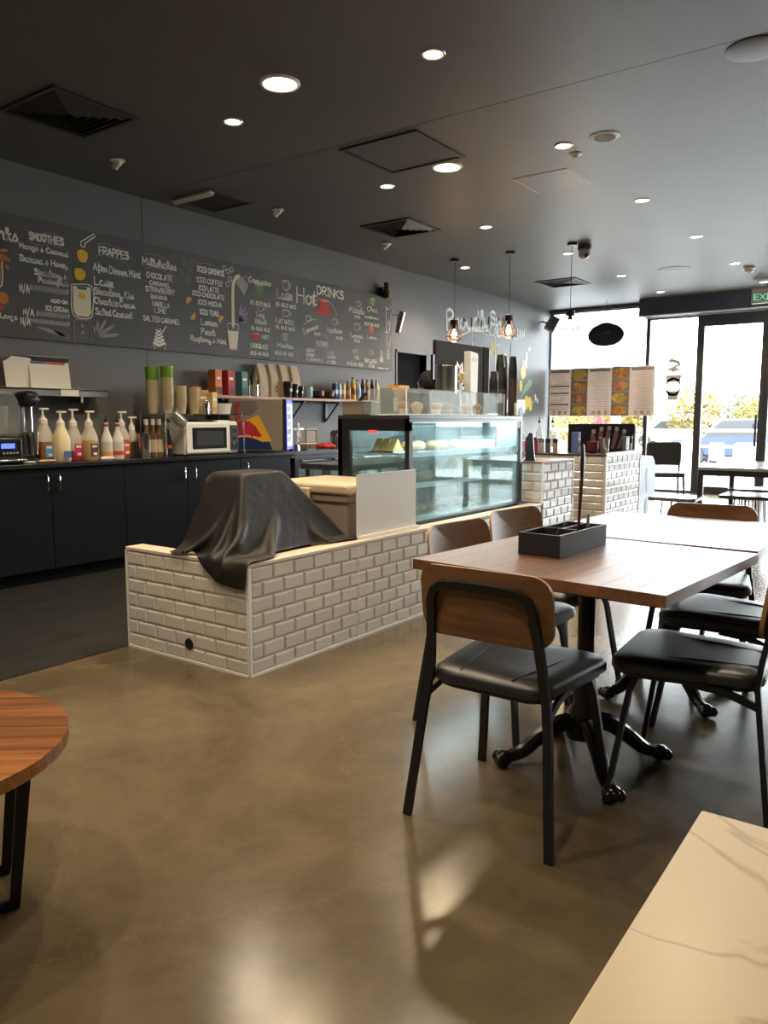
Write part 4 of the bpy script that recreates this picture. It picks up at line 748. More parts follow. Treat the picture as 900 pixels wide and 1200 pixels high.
wt = B(1.75,5.90,CY-.025,WY,CT-.033,CT).build('worktop', mat('black_worktop',(.016,.016,.017),.25), bevel=.003); tag(wt, 'continuous black worktop along the back wall cabinets', 'worktop')
uf = thing('undercounter_fridge', 'black undercounter bar fridge with two glass doors', 'fridge', (6.5,CY,0))
B(-.58,1.0,.05,.58,.02,.86).build('body', M_PLAST, uf); B(-.60,1.02,-.01,.6,.86,.90).build('top', paint('fridge_top',(.03,.03,.032),.25), uf)
for a, b in ((-.57,-.05),(-.04,.48),(.49,.99)):
    d = MB(); d.span(a,a+.05,0,.05,.06,.83); d.span(b-.05,b,0,.05,.06,.83); d.span(a+.05,b-.05,0,.05,.06,.12); d.span(a+.05,b-.05,0,.05,.75,.83); d = d.build('door', M_PLAST, uf)
    B(a+.05,b-.05,.015,.02,.12,.75).build('pane', M_CASEGLASS, d); MB().tube([(a+.08,-.02,.80),(b-.08,-.02,.80)], .009, 6).build('handle', M_STEEL, d)
    B(a+.06,b-.06,.2,.5,.12,.15).build('shelf', M_STEEL, uf)

def put(name, label, cat, x, y=5.62, z=CT, rz=0, group=None): return thing(name, label, cat, (x,y,z+.0005), rz, group)
M_JUG = glass('jug_plastic', (.95,.93,.86), .05, diffuse=((.92,.88,.78), .52))
def jug(x, y, liquid, level, lab, label, pump=.12, s=1.0, square=True, opaque=None):
    t = put('syrup_jug', label, 'syrup jug', x, y, group='syrup pump jugs'); w = .059*s; H = .27*s
    def sect(prof, name, m, par=t, n=20):
        mb = MB(); vs = []; fs = []
        for r, z in prof:
            for i in range(n):
                a = 2*PI*i/n; k = 1/max(abs(math.cos(a)), abs(math.sin(a))); k = 1+(k-1)*.45*min(1, r/w); vs.append((r*k*math.cos(a), r*k*math.sin(a), z))
        for q in range(len(prof)-1):
            for i in range(n): j = (i+1)%n; fs.append((q*n+i,q*n+j,(q+1)*n+j,(q+1)*n+i))
        fs += [tuple(range(n))[::-1], tuple((len(prof)-1)*n+i for i in range(n))]
        return mb.add(vs, fs).build(name, m, par)
    sect([(w*.9,0),(w,.012),(w,H*.56),(w*.92,H*.68),(w*.62,H*.86),(.026*s,H*.96),(.024*s,H)], 'body', opaque or M_JUG)
    if liquid and not opaque: sect([(w*.905,-.0002),(w*1.008,.012),(w*1.008,H*min(level,.56))], 'syrup', paint('syrup_%02x%02x%02x'%tuple(int(c*255) for c in liquid), liquid, .3))
    MB().lathe([(.029*s,H-.012),(.029*s,H+.02),(.016,H+.035),(.014,H+.05)], n=16).build('cap', M_CREAM, t); MB().tube([(0,0,H+.03),(0,0,H+pump)], .0085, 8).build('pump_stem', M_CREAM, t); MB().box((.012,0,H+pump+.006),(.075,.024,.016),rz=random.uniform(-.5,.3)).build('pump_head', M_CREAM, t, bevel=.005)
    if lab:
        l = B(-.032,.032,-w*1.02-.004,-w*1.02-.001,.03,.13).build('label', paint('label_%02x%02x%02x'%tuple(int(c*255) for c in lab), lab, .5), t); B(-.022,.022,-w*1.02-.0055,-w*1.02-.004,.10,.118).build('label_print', M_WHITE, l); B(-.012,.02,-w*1.02-.0055,-w*1.02-.004,.04,.06).build('label_print', M_WHITE, l)
    return t
jug(3.362,5.665,(.36,.13,.03),.50,(.10,.30,.65),'large syrup pump jug half full of amber syrup with a blue label',.095,1.12); jt = jug(3.452,5.575,(.75,.62,.38),.9,None,'cream syrup pump jug with a low blue label, second from the left',.09,1.05,opaque=mat('cream_jug',(.80,.70,.45),.4)); B(-.03,.03,-.080,-.076,.03,.08).build('label', paint('label_navy',(.06,.14,.40)), jt)
jug(3.605,5.65,(.40,.05,.09),.26,(.62,.04,.14),'pinkish syrup pump jug with a red label',.11,1.05,opaque=None); jug(3.705,5.585,(.55,.36,.16),.8,(.10,.05,.04),'caramel syrup pump jug with a dark label',.095,1.05); jug(4.035,5.62,(.46,.15,.05),.62,(.70,.14,.04),'orange syrup pump jug with an orange label behind the steel cup',.10,1.03); jug(4.165,5.66,(.13,.11,.09),.55,None,'short grey syrup pump jug behind the steel mixing cup',.09,.9)
def puree(x, label, col):
    t = put('puree_bottle', label, 'bottle', x, 5.55, group='fruit puree bottles')
    MB().lathe([(.001,0),(.044,0),(.046,.01),(.046,.15),(.040,.18),(.018,.24),(.016,.30),(.001,.30)], n=18).build('body', paint('puree_white',(.72,.68,.62),.35), t)
    MB().lathe([(.0465,.02),(.0465,.14)], n=18, cap=False).build('label', paint('puree_label',(.60,.55,.50),.5), t); MB().lathe([(.047,.03),(.047,.065)], n=18, cap=False).build('fruit_band', paint('fruit_'+col[0],col[1],.5), t); MB().lathe([(.0185,.265),(.0185,.285)], n=14, cap=False).build('neck_band', paint('neck_red',(.55,.05,.04)), t); MB().lathe([(.018,.30),(.018,.318),(.009,.33),(.007,.35)], n=12).build('pourer', M_PLAST, t)
puree(3.84,'white puree bottle with a peach band, left of the pair',('peach',(.70,.32,.06))); puree(3.945,'white puree bottle with a red berry band, right of the pair',('berry',(.62,.05,.03)))
t = put('mixing_cup', 'tall stainless mixing cup in front of the syrup bottles', 'cup', 4.175, 5.52); MB().lathe([(.040,0),(.042,.004),(.058,.20),(.060,.203),(.056,.203),(.040,.01),(.001,.01)], n=24).build('body', M_STEEL, t); MB().lathe([(.058,.197),(.062,.20),(.058,.206)], n=24, cap=False).build('rim', M_CHROME, t)
for i, x in enumerate((4.255,4.325,4.39)):
    t = put('flavour_syrup_bottle', ('glass syrup bottle with a pale label, leftmost of three','glass syrup bottle with a pale label, middle of three','glass syrup bottle with a pale label, rightmost beside the microwave')[i], 'bottle', x, 5.58, group='flavour syrup bottles')
    MB().lathe([(.001,0),(.033,0),(.034,.01),(.034,.17),(.028,.20),(.013,.24),(.013,.29),(.001,.29)], n=16).build('body', paint('syrup_glass',(.16,.10,.05),.12), t); MB().lathe([(.0348,.04),(.0348,.15)], n=16, cap=False).build('label', paint('pale_label',(.62,.52,.38)), t); MB().lathe([(.018,.275),(.018,.325),(.001,.326)], n=12).build('cap', paint('pale_pink_cap',(.66,.56,.50)), t)
t = put('sauce_bottle', 'dark squat bottle with a red band by the microwave rack', 'bottle', 4.46, 5.55); MB().lathe([(.001,0),(.035,0),(.035,.13),(.02,.18),(.014,.24),(.001,.24)], n=14).build('body', M_PLAST, t); MB().lathe([(.0358,.07),(.0358,.10)], n=14, cap=False).build('label', paint('sauce_red',(.55,.10,.03)), t)
# blender and shake mixer
t = put('bar_blender', 'black bar blender with a clear hood and blue display at the left edge', 'blender', 2.975, 5.60)
MB().box((0,0,.10),(.22,.26,.20)).build('base', M_PLAST, t, bevel=.02); d = B(-.07,.09,-.135,-.131,.06,.17).build('control_panel', paint('panel_black',(.008,.008,.01),.15), t); B(-.06,.04,-.138,-.135,.115,.15).build('display', mat('blue_lcd',(.05,.08,.5),.3,emit=(.10,.16,1.0),estr=1.6), d)
for k in range(5): B(-.05+k*.025,-.035+k*.025,-.138,-.135,.075,.088).build('button', M_CHALKG, d)
MB().prism([(-.11,.21),(.11,.21),(.11,.40),(.09,.48),(.04,.53),(-.04,.53),(-.09,.48),(-.11,.40)], -.12, .12, 'xz').build('hood', M_ACRYL, t, bevel=.02); MB().lathe([(.05,.22),(.06,.25),(.075,.42),(.001,.42)], n=16).build('jar', M_CLEAR, t); MB().box((0,-.02,.027),(.24,.30,.02)).build('silver_lip', M_STEEL, t, bevel=.008); MB().tube([(.12,-.13,.01),(.18,-.16,.008),(.2,-.1,.008),(.15,-.05,.008)], .005, 6).build('cable', M_CREAM, t)
t = put('shake_mixer', 'chrome and black milkshake spindle mixer beside the blender', 'mixer', 3.20, 5.62)
MB().lathe([(.001,0),(.075,0),(.075,.03),(.03,.05),(.001,.05)], n=20).build('foot', M_PLAST, t); MB().box((-.01,.05,.24),(.05,.04,.40)).build('column', M_STEEL, t, bevel=.012); MB().box((.01,0,.475),(.11,.19,.12)).build('motor_head', M_PLAST, t, bevel=.035); MB().tube([(.02,-.04,.42),(.02,-.04,.14)], .006, 8).build('spindle', M_CHROME, t); MB().lathe([(.038,.06),(.05,.23),(.047,.23),(.036,.07),(.001,.07)], (.02,-.04,0), 18).build('mixing_cup', M_CHROME, t); MB().box((.03,-.097,.47),(.06,.006,.012)).build('trim', M_CHROME, t)
t = put('counter_cloth', 'small crumpled beige cloth and tubes lying before the jugs', 'cloth', 3.28, 5.47); mb = MB(); [mb.sphere((random.uniform(-.07,.07),random.uniform(-.02,.02),.012),.02,8,6,(1.3,1,.6)) for k in range(7)]; mb.build('folds', paint('beige_cloth',(.55,.40,.24),.8), t)
t = put('marker_tube', 'small white tube lying on the worktop', 'tube', 3.74, 5.42); MB().lathe([(.001,-.05),(.013,-.05),(.015,0),(.013,.05),(.001,.05)], (0,0,.0148), 12, Matrix.Rotation(PI/2,3,'Y')).build('body', M_WHITE, t); MB().lathe([(.001,.05),(.009,.05),(.009,.07),(.001,.07)], (0,0,.0148), 12, Matrix.Rotation(PI/2,3,'Y')).build('cap', M_WHITE, t)
# chrome rack over the microwave
t = put('wire_rack', 'chrome wire rack standing over the microwave', 'rack', 4.82, 5.62)
for x in (-.46,.46):
    for y in (-.17,.17): MB().tube([(x,y,0),(x,y,.40)], .007, 8).build('post', M_CHROME, t)
mb = MB()
for k in range(12): mb.tube([(-.46,-.17+.34*k/11,.37),(.46,-.17+.34*k/11,.37)], .003, 5)
for x in (-.46,-.15,.15,.46): mb.tube([(x,-.17,.368),(x,.17,.368)], .004, 5)
mb.build('wire_shelf', M_CHROME, t)
RZ = CT+.374
t = put('microwave_oven', 'white microwave oven with dark window under the chrome rack', 'microwave', 4.88, 5.61)
MB().box((0,.02,.155),(.64,.36,.29)).build('body', M_WHITE, t, bevel=.012); d = MB().box((-.05,-.168,.155),(.52,.02,.27)).build('door', paint('mw_white',(.82,.81,.79),.25), t, bevel=.01); B(-.245,.16,-.182,-.178,.06,.25).build('window', paint('mw_window',(.02,.022,.025),.08), d); B(-.20,.12,-.184,-.182,.09,.22).build('window_mesh', paint('mw_mesh',(.05,.055,.06),.2), d)
p = B(.22,.31,-.18,-.16,.04,.27).build('control_panel', paint('mw_panel',(.05,.05,.055),.3), t); MB().lathe([(.001,0),(.025,0),(.022,.018),(.001,.018)], (.265,-.18,.09), 16, Matrix.Rotation(PI/2,3,'X')).build('dial', M_CHROME, p); MB().lathe([(.001,0),(.02,0),(.018,.015),(.001,.015)], (.265,-.18,.155), 16, Matrix.Rotation(PI/2,3,'X')).build('dial', M_CHROME, p); B(.235,.295,-.183,-.18,.2,.24).build('display', M_PLAST, p)
for x in (-.26,.26): MB().lathe([(.015,0),(.015,.012)], (x,-.1,0), 8).build('foot', M_PLAST, t)
t = put('folded_paper', 'folded papers and a dark tray lying on the microwave', 'papers', 4.93, 5.60, CT+.30); B(-.2,.0,-.12,.1,0,.02).build('tray', M_PLAST, t); B(.02,.25,-.14,.1,0,.008).build('sheet', M_CREAM, t); MB().box((.1,-.02,.012),(.18,.2,.008),rz=.2).build('sheet', M_WHITE, t)
t = put('measuring_jug', 'clear plastic measuring jug hanging tilted on the rack post', 'jug', 4.45, 5.40, 1.17); R_ = Matrix.Rotation(-.95,3,'Y'); MB().lathe([(.001,-.08),(.045,-.08),(.06,.09),(.057,.09),(.043,-.075)], (0,0,.06), 18, R_).build('body', M_CLEAR, t); MB().tube([Vector((0,0,.06))+R_@Vector(p) for p in ((-.05,0,.06),(-.095,0,.05),(-.09,0,-.03),(-.05,0,-.04))], .006, 6).build('handle', M_CLEAR, t)
# cup stacks on the rack
M_GCUP = glass('green_cup_plastic', (.75,.9,.4), .05, diffuse=((.30,.55,.08), .6)); M_CCUP = glass('cream_cup_plastic', (.95,.9,.75), .05, diffuse=((.86,.77,.52), .5))
def stack(x, y, n, r, h, m, label, top=None, ntop=0, z=RZ, pitch=.016, name='cup_stack'):
    t = put(name, label, 'cup stack', x, y, z, group='stacked cups on the rack')
    cm = MB().lathe([(r*.72,0),(r,h),(r*1.05,h+.003),(r*1.05,h+.006),(r*.96,h+.004),(r*.69,.004)], n=16).mesh('cup', m); c2 = MB().lathe([(r*.72,0),(r,h),(r*1.05,h+.003),(r*1.05,h+.006),(r*.96,h+.004),(r*.69,.004)], n=16).mesh('cup', top) if top else None
    for k in range(n+ntop): linked('cup', cm if k < n else c2, t, (0,0,k*pitch))
stack(4.395,5.66,12,.058,.11,M_CCUP,'tallest stack of clear cups with green tops, leftmost on the rack',M_GCUP,7); stack(4.475,5.56,14,.055,.10,M_CCUP,'stack of clear cups with green tops, second from the left on the rack',M_GCUP,6); stack(4.55,5.65,10,.052,.10,M_CCUP,'stack of cream cups, third from the left on the rack'); stack(4.625,5.56,9,.052,.10,M_CCUP,'stack of cream cups in the middle of the rack'); stack(4.70,5.65,10,.052,.10,M_CCUP,'stack of clear cups behind the paper cup, left of the brown cartons'); stack(4.765,5.55,9,.052,.10,M_CCUP,'stack of clear cups right in front of the brown cartons')
def carton(x, y, z, w, d, h, cols, label, name='carton', rz=0):
    t = put(name, label, 'carton', x, y, z, rz); B(-w/2,w/2,-d/2,d/2,0,h).build('box', paint('carton_%02x%02x%02x'%tuple(int(c*255) for c in cols[0]), cols[0], .6), t, bevel=.002)
    B(-w/2+.004,w/2-.004,-d/2-.0015,-d/2,.01,h*.32).build('print_band', paint('carton_%02x%02x%02x'%tuple(int(c*255) for c in cols[1]), cols[1], .6), t)
    if len(cols) > 2: B(w/2,w/2+.0015,-d/2+.003,d/2-.003,.01,h-.01).build('side_print', paint('carton_%02x%02x%02x'%tuple(int(c*255) for c in cols[2]), cols[2], .6), t)
    if len(cols) > 3: B(w/2+.0015,w/2+.0025,-d/2+.01,d/2-.01,.01,h*.5).build('side_print', paint('carton_%02x%02x%02x'%tuple(int(c*255) for c in cols[3]), cols[3], .6), t)
    B(-w*.3,w*.3,-d/2-.0015,-d/2,h*.62,h*.72).build('print_line', M_CREAM, t); return t
carton(4.885,5.62,RZ,.12,.12,.22,((.40,.24,.11),(.30,.18,.08),(.45,.28,.13)),'plain brown cardboard carton on the rack'); carton(4.975,5.55,RZ,.06,.09,.20,((.66,.48,.28),(.50,.34,.18),(.7,.6,.45)),'slim tan carton with dark print on the rack'); carton(4.93,5.745,RZ,.11,.10,.255,((.45,.13,.04),(.35,.1,.04)),'rust orange carton behind the brown ones on the rack')
t = put('steel_canister', 'small shiny steel canister on the rack', 'canister', 4.855, 5.49, RZ); MB().lathe([(.001,0),(.026,0),(.028,.10),(.02,.12),(.001,.122)], n=16).build('body', M_CHROME, t); MB().tube([(.026,0,.09),(.05,0,.08),(.048,0,.03),(.027,0,.02)], .004, 6).build('handle', M_CHROME, t)
t = put('white_tub', 'white plastic tub with a silver edge at the right end of the rack', 'tub', 5.17, 5.60, RZ); MB().lathe([(.001,0),(.06,0),(.075,.09),(.08,.093),(.08,.10),(.07,.10),(.055,.01),(.001,.01)], n=18).build('body', M_WHITE, t)
# mini drinks fridge with the bull emblem on its side
t = put('drinks_fridge', 'countertop drinks fridge with blue lit glass door and a red bull emblem on its side', 'fridge', 5.645, 5.60, CT, .62)
M_FG = paint('fridge_grey_brown',(.27,.225,.185),.35)
fx0, fx1, fh = -.23, .25, .52
B(fx0,fx1,-.26,.26,.02,fh).build('body', M_FG, t, bevel=.006)
dr = MB(); dr.span(fx0+.02,fx1,-.30,-.26,.02,fh).build('door', paint('fridge_door_black',(.02,.02,.025),.3), t, bevel=.006)
M_LED = mat('blue_led',(.02,.03,.5),.4,emit=(.05,.06,1.0),estr=3.0); M_LIT = mat('lit_glass',(.6,.7,.8),.2,emit=(.78,.90,1.0),estr=.95)
dd = B(fx0+.025,fx1-.004,-.302,-.3005,.025,fh-.005).build('blue_light_border', M_LED, t); B(fx0+.06,fx1-.04,-.305,-.302,.06,fh-.04).build('lit_pane', M_LIT, dd)
for k in range(5):
    z = .10+k*.075; B(fx0+.06,fx1-.16,-.306,-.305,z,z+.055).build('can_row', paint('lit_can_blue' if k%2 else 'lit_can_grey',(.32,.42,.55) if k%2 else (.55,.58,.60)), dd)
S = fx0-.0015                       # emblem on the side that faces -x
def side(name, out, col, lift=0): return MB().prism(out, S-lift, S+.001, 'yz').build(name, paint('emblem_%02x%02x%02x'%tuple(int(c*255) for c in col), col, .4), t, smooth=False)
side('emblem_blue', [(.25,.03),(-.16,.03),(-.13,.11),(.02,.17),(.20,.20)], (.01,.025,.12)); side('emblem_yellow', [(-.155,.11),(-.03,.37),(.06,.33),(.16,.27),(.14,.16),(.02,.14),(-.06,.105)], (.80,.40,.03), .0005)
side('emblem_bull', [(.24,.22),(.22,.28),(.14,.31),(.06,.305),(-.0,.26),(-.035,.20),(-.06,.165),(-.03,.15),(.02,.165),(.04,.15),(.06,.175),(.09,.155),(.14,.16),(.16,.145),(.19,.165),(.17,.19),(.21,.18),(.23,.20)], (.50,.02,.04), .001); side('emblem_horn', [(.07,.18),(.10,.155),(.18,.15),(.17,.165),(.11,.17)], (.75,.62,.40), .0015)
side('grey_panel', [(.25,.50),(.0,.50),(-.02,.42),(.05,.36),(.25,.38)], (.16,.14,.13))
lt = MB()
letter(lt, 'Red Bull', 0, 0, .24, 0, .045, .006, 0, True); lt.v = [(S-.0015, .16-z+.04, .49-x) for x, y, z in lt.v]; lt.build('emblem_lettering', paint('emblem_red_text',(.40,.02,.03)), t, smooth=False)
# things right of the drinks fridge, on the fridge top
UZ = .90
t = put('glass_pitcher', 'clear glass blender pitcher right of the drinks fridge', 'pitcher', 6.09, 5.55, UZ); MB().lathe([(.001,.06),(.06,.06),(.07,.10),(.055,.18),(.07,.29),(.066,.29),(.05,.18),(.001,.10)], n=18).build('body', M_CLEAR, t); MB().lathe([(.001,0),(.075,0),(.065,.06),(.001,.06)], n=18).build('base', M_STEEL, t); MB().tube([(.06,0,.27),(.11,0,.24),(.10,0,.14),(.06,0,.12)], .008, 6).build('handle', M_CLEAR, t)
t = put('plastic_bin', 'clear brown plastic tub with lid on the bar fridge', 'tub', 6.42, 5.66, UZ+.07); B(-.10,.10,-.08,.08,-.07,.14).build('body', glass('brown_tub',(.7,.6,.5),.05,diffuse=((.34,.24,.16),.6)), t, bevel=.01); B(-.11,.11,-.09,.09,.14,.165).build('lid', M_CLEAR, t)
t = put('red_cloth', 'crumpled bright red cloth lying on the bar fridge', 'cloth', 6.50, 5.46, UZ); mb = MB(); [mb.sphere((random.uniform(-.09,.09),random.uniform(-.04,.04),.030+random.uniform(0,.02)),.035,9,6,(1.3,1,.8)) for k in range(10)]; mb.build('folds', paint('red_cloth',(.55,.02,.02),.7), t)
t = put('steel_pan', 'round steel pan leaning at the right end of the bar fridge', 'pan', 6.95, 5.62, UZ); MB().lathe([(.001,0),(.10,0),(.115,.16),(.108,.17),(.10,.02),(.001,.02)], n=20).build('body', M_STEEL, t); MB().tube([(-.11,0,.14),(-.2,-.05,.16)], .009, 6).build('handle', M_PLAST, t); MB().lathe([(.001,.17),(.11,.17),(.09,.20),(.001,.21)], n=20).build('lid', paint('pan_lid',(.10,.07,.06),.3), t)
t = put('wire_basket', 'small black wire basket with a white rim on the bar fridge', 'basket', 6.24, 5.48, UZ)
for x in (-.08,.08):
    for y in (-.05,.05): MB().tube([(x,y,0),(x,y,.07)], .004, 5).build('post', M_CHROME, t)
MB().tube([(-.08,-.05,.07),(.08,-.05,.07),(.08,.05,.07),(-.08,.05,.07)], .005, 5, closed=True).build('rim', M_WHITE, t); B(-.08,.08,-.05,.05,.001,.012).build('tray', M_PLAST, t)
# wall shelves
t = thing('timber_shelf', 'long timber wall shelf on black brackets beneath the blackboard', 'shelf', (6.55,5.865,1.43))
B(-1.37,1.42,-.12,.12,0,.03).build('board', M_SHELFW, t, bevel=.003)
for x in (-1.25,-.05,.57):
    mb = MB(); mb.box((x,.10,-.12),(.03,.02,.24)); mb.box((x,-.01,-.01),(.03,.22,.012)); mb.build('bracket', M_BLACK, t); MB().tube([(x,.095,-.22),(x,-.09,-.015)], .010, 6).build('bracket_strut', M_PLAST, t)
SZ = 1.4605
carton(5.28,5.83,SZ,.085,.10,.245,((.62,.17,.03),(.10,.05,.03),(.70,.55,.42),(.75,.30,.06)),'orange coffee carton, leftmost on the timber shelf'); carton(5.435,5.83,SZ,.085,.12,.245,((.45,.03,.04),(.12,.03,.03),(.75,.70,.66),(.70,.10,.09)),'red coffee carton on the timber shelf'); carton(5.635,5.83,SZ,.085,.09,.245,((.06,.22,.20),(.03,.08,.08),(.70,.78,.72),(.30,.58,.55)),'teal coffee carton on the timber shelf')
t = put('straw_jar', 'glass jar of straws and stirrers on the timber shelf', 'jar', 5.81, 5.83, SZ); MB().lathe([(.001,0),(.05,0),(.052,.12),(.048,.12),(.047,.006),(.001,.006)], n=18).build('jar', M_CLEAR, t)
for k in range(7): a = k*.9; MB().tube([(.02*math.cos(a),.02*math.sin(a),.01),(.05*math.cos(a),.045*math.sin(a),.17+.02*(k%3))], .004, 5).build('straw', M_CREAM if k%2 else M_PLAST, t)
M_KRAFT = mat('kraft_paper', (.56,.44,.30), .8, bump=(25,.3,.006))
for i in range(4):
    x = 5.985+.155*i; lab = ('leftmost kraft paper coffee bag with a round stamp on the shelf','second kraft paper coffee bag from the left on the shelf','third kraft paper coffee bag from the left on the shelf','rightmost kraft paper coffee bag behind the black cups')[i]
    t = put('coffee_bag', lab, 'bag', x, 5.905-.012*i, SZ, .12, group='kraft coffee bags')
    w = .074; vs = []; fs = []
    prof = [(0,.045,1.0),(.02,.05,1.0),(.2,.046,.97),(.29,.022,.95),(.335,.006,.90),(.35,.004,.86)]
    for z, d, k in prof: vs += [(-w*k,-d,z),(0,-d*1.25,z),(w*k,-d,z),(w*k*1.03,0,z),(w*k,d,z),(-w*k,d,z),(-w*k*1.03,0,z)]
    for q in range(len(prof)-1): fs += [(q*7+a,q*7+(a+1)%7,(q+1)*7+(a+1)%7,(q+1)*7+a) for a in range(7)]
    fs += [tuple(range(7))[::-1], tuple(len(vs)-7+a for a in range(7))]
    MB().add(vs, fs).build('bag', M_KRAFT, t, ang=60)
    if i < 3: MB().prism(ell(0,.085,.03,.03,18), -.0625,-.060, 'xz').build('stamp', M_PLAST, t); MB().prism(ell(0,.085,.017,.017,14), -.0632,-.0625, 'xz').build('stamp_mark', M_KRAFT, t)
def pcup(x, y, z, s, label, lid=True, sleeve=None, group='black paper cups on the shelf'):
    t = put('paper_cup', label, 'cup', x, y, z, group=group); MB().lathe([(.001,0),(.030*s,0),(.043*s,.13*s),(.001,.13*s)], n=18).build('body', paint('black_cup',(.015,.014,.014),.45), t)
    if lid: MB().lathe([(.046*s,.127*s),(.046*s,.136*s),(.041*s,.138*s),(.039*s,.152*s),(.001,.152*s)], n=18).build('lid', M_PLAST, t)
    MB().prism(ell(0,.07*s,.018*s,.018*s,14), -.041*s,-.0375*s, 'xz').build('logo', M_CREAM, t)
pcup(6.275,5.785,SZ,1.12,'tallest black paper cup with lid before the kraft bags'); pcup(6.38,5.785,SZ,.98,'middle black paper cup with lid on the shelf'); pcup(6.475,5.785,SZ,.85,'smallest black paper cup with lid beside the blue mug')
t = put('mug', 'pale blue ceramic mug on the timber shelf', 'mug', 6.625, 5.82, SZ); MB().lathe([(.001,0),(.05,0),(.062,.02),(.062,.125),(.057,.125),(.055,.02),(.001,.012)], n=22).build('body', paint('pale_blue_glaze',(.30,.42,.47),.25), t); MB().tube([(.06,0,.10),(.10,0,.095),(.10,0,.04),(.06,0,.03)], .008, 6).build('handle', paint('pale_blue_glaze',(.3,.4,.45)), t)
for i, x in enumerate((6.80,6.98)):
    t = put('bowl', ('dark red bowl standing on its saucer, left of the small plant','dark red bowl holding the small plant on the shelf')[i], 'bowl', x, 5.82, SZ, group='dark red bowls'); MB().lathe([(.001,.012),(.045,.012),(.078,.03),(.082,.085),(.076,.085),(.07,.035),(.001,.025)], n=22).build('bowl', paint('oxblood_glaze',(.09,.025,.022),.3), t); MB().lathe([(.001,0),(.07,0),(.10,.014),(.001,.012)], n=22).build('saucer', paint('oxblood_glaze',(.09,.025,.022)), t)
t = put('succulent', 'small green plant sitting in the dark red bowl', 'plant', 6.98, 5.82, SZ+.03); mb = MB()
for k in range(90):
    a, b2 = random.uniform(0,2*PI), random.uniform(.2,1.4); d = Vector((math.cos(a)*math.cos(b2),math.sin(a)*math.cos(b2),math.sin(b2))); p = d*.02; u = d.orthogonal().normalized()*.008; mb.add([p-u,p+u,p+d*random.uniform(.05,.09)],[(0,1,2)])
o_ = mb.build('leaves', paint('plant_olive',(.16,.19,.09),.7), t, smooth=False); o_['kind'] = 'stuff'
for i, (x, c1, lab) in enumerate(((7.09,(.03,.07,.28),'dark blue drink can on the shelf'),(7.165,(.25,.48,.62),'light blue drink can on the shelf'),(7.24,(.62,.48,.08),'yellow drink can on the shelf'))):
    t = put('drink_can', lab, 'can', x, 5.80, SZ, group='drink cans'); MB().lathe([(.024,0),(.030,.012),(.030,.165),(.024,.178)], n=16).build('body', paint('can_%d'%i, c1, .3, metal=.3), t); MB().lathe([(.001,.178),(.025,.178),(.026,.182),(.001,.180)], n=16).build('lid', M_CHROME, t); MB().lathe([(.0304,.06),(.0304,.11)], n=16, cap=False).build('print_band', M_WHITE, t)
for i, (x, c1, c2, hh, lab) in enumerate(((7.335,(.35,.18,.10),(.5,.3,.15),.22,'short amber bottle, first of the drink bottles on the shelf'),(7.43,(.70,.45,.04),(.25,.05,.03),.265,'yellow topped drink bottle on the shelf'),(7.53,(.55,.60,.62),(.3,.5,.7),.24,'clear water bottle on the shelf'),(7.625,(.02,.015,.02),(.06,.12,.45),.255,'dark cola bottle with a blue label on the shelf'),(7.72,(.62,.22,.07),(.7,.3,.1),.25,'orange drink bottle on the shelf'),(7.82,(.02,.012,.012),(.10,.02,.03),.255,'dark cola bottle with a dark label on the shelf'),(7.91,(.70,.68,.45),(.72,.66,.10),.25,'pale drink bottle with a yellow label, rightmost on the shelf'))):
    t = put('drink_bottle', lab, 'bottle', x, 5.80, SZ, group='drink bottles'); r = .034
    MB().lathe([(.001,0),(r*.9,0),(r,.012),(r,hh*.55),(r*.9,hh*.66),(r*.4,hh*.86),(r*.38,hh*.93),(.001,hh*.93)], n=16).build('body', paint('drink_%d'%i, c1, .15), t); MB().lathe([(r*1.02,hh*.22),(r*1.02,hh*.5)], n=16, cap=False).build('label', paint('drink_label_%d'%i, c2, .45), t); MB().lathe([(r*.45,hh*.92),(r*.45,hh),(.001,hh)], n=12).build('cap', paint('drink_cap_%d'%i, (.02,.03,.06) if i%2 else (.35,.20,.05), .4), t)
t = thing('steel_wall_shelf', 'narrow stainless wall shelf holding papers over the blender', 'shelf', (3.3,5.885,1.42))
B(-.6,.74,-.1,.1,.035,.05).build('top', M_STEEL, t); B(-.6,.74,-.1,-.095,-.01,.045).build('front_lip', M_STEEL, t); B(.735,.74,-.1,.1,-.01,.05).build('end_plate', M_STEEL, t); B(.30,.46,-.102,-.1,-.008,.042).build('sticker', M_CREAM, t)
for x in (-.4,.5): B(x-.01,x+.01,-.08,.1,-.06,.0).build('bracket', M_STEEL, t)
t = put('price_chart', 'printed chart with a black and red header leaning on the steel shelf', 'paper', 3.60, 5.93, 1.4705)
MB().box((0,0,.13),(.35,.003,.26),rx=-.12).build('sheet', M_CREAM, t); MB().box((0,.012,.235),(.35,.0050,.04),rx=-.12).build('header', M_PLAST, t); MB().box((-.1,.007,.205),(.12,.0044,.018),rx=-.12).build('header_print', paint('chart_blue',(.08,.12,.35)), t); MB().box((.05,.007,.205),(.18,.0044,.018),rx=-.12).build('header_print', paint('chart_red',(.55,.10,.06)), t)
for k in range(6): MB().box((-.14+k*.056,-.003,.095),(.042,.0044,.15),rx=-.12).build('column_print', paint('chart_col_%d'%(k%3),((.50,.37,.24),(.60,.47,.33),(.56,.30,.26))[k%3],.7), t)
t = put('paper_stack', 'curled cream sheets leaning on the steel shelf beside the chart', 'paper', 3.335, 5.94, 1.4705); MB().prism([(-.10,.0),(.10,.01),(.11,.22),(-.05,.24),(-.09,.21),(-.115,.2)], -.004,.004,'xz').build('sheet', M_CREAM, t); MB().prism([(-.07,.21),(.11,.215),(.11,.235),(-.05,.245)], -.006,-.004,'xz').build('sheet', M_WHITE, t)

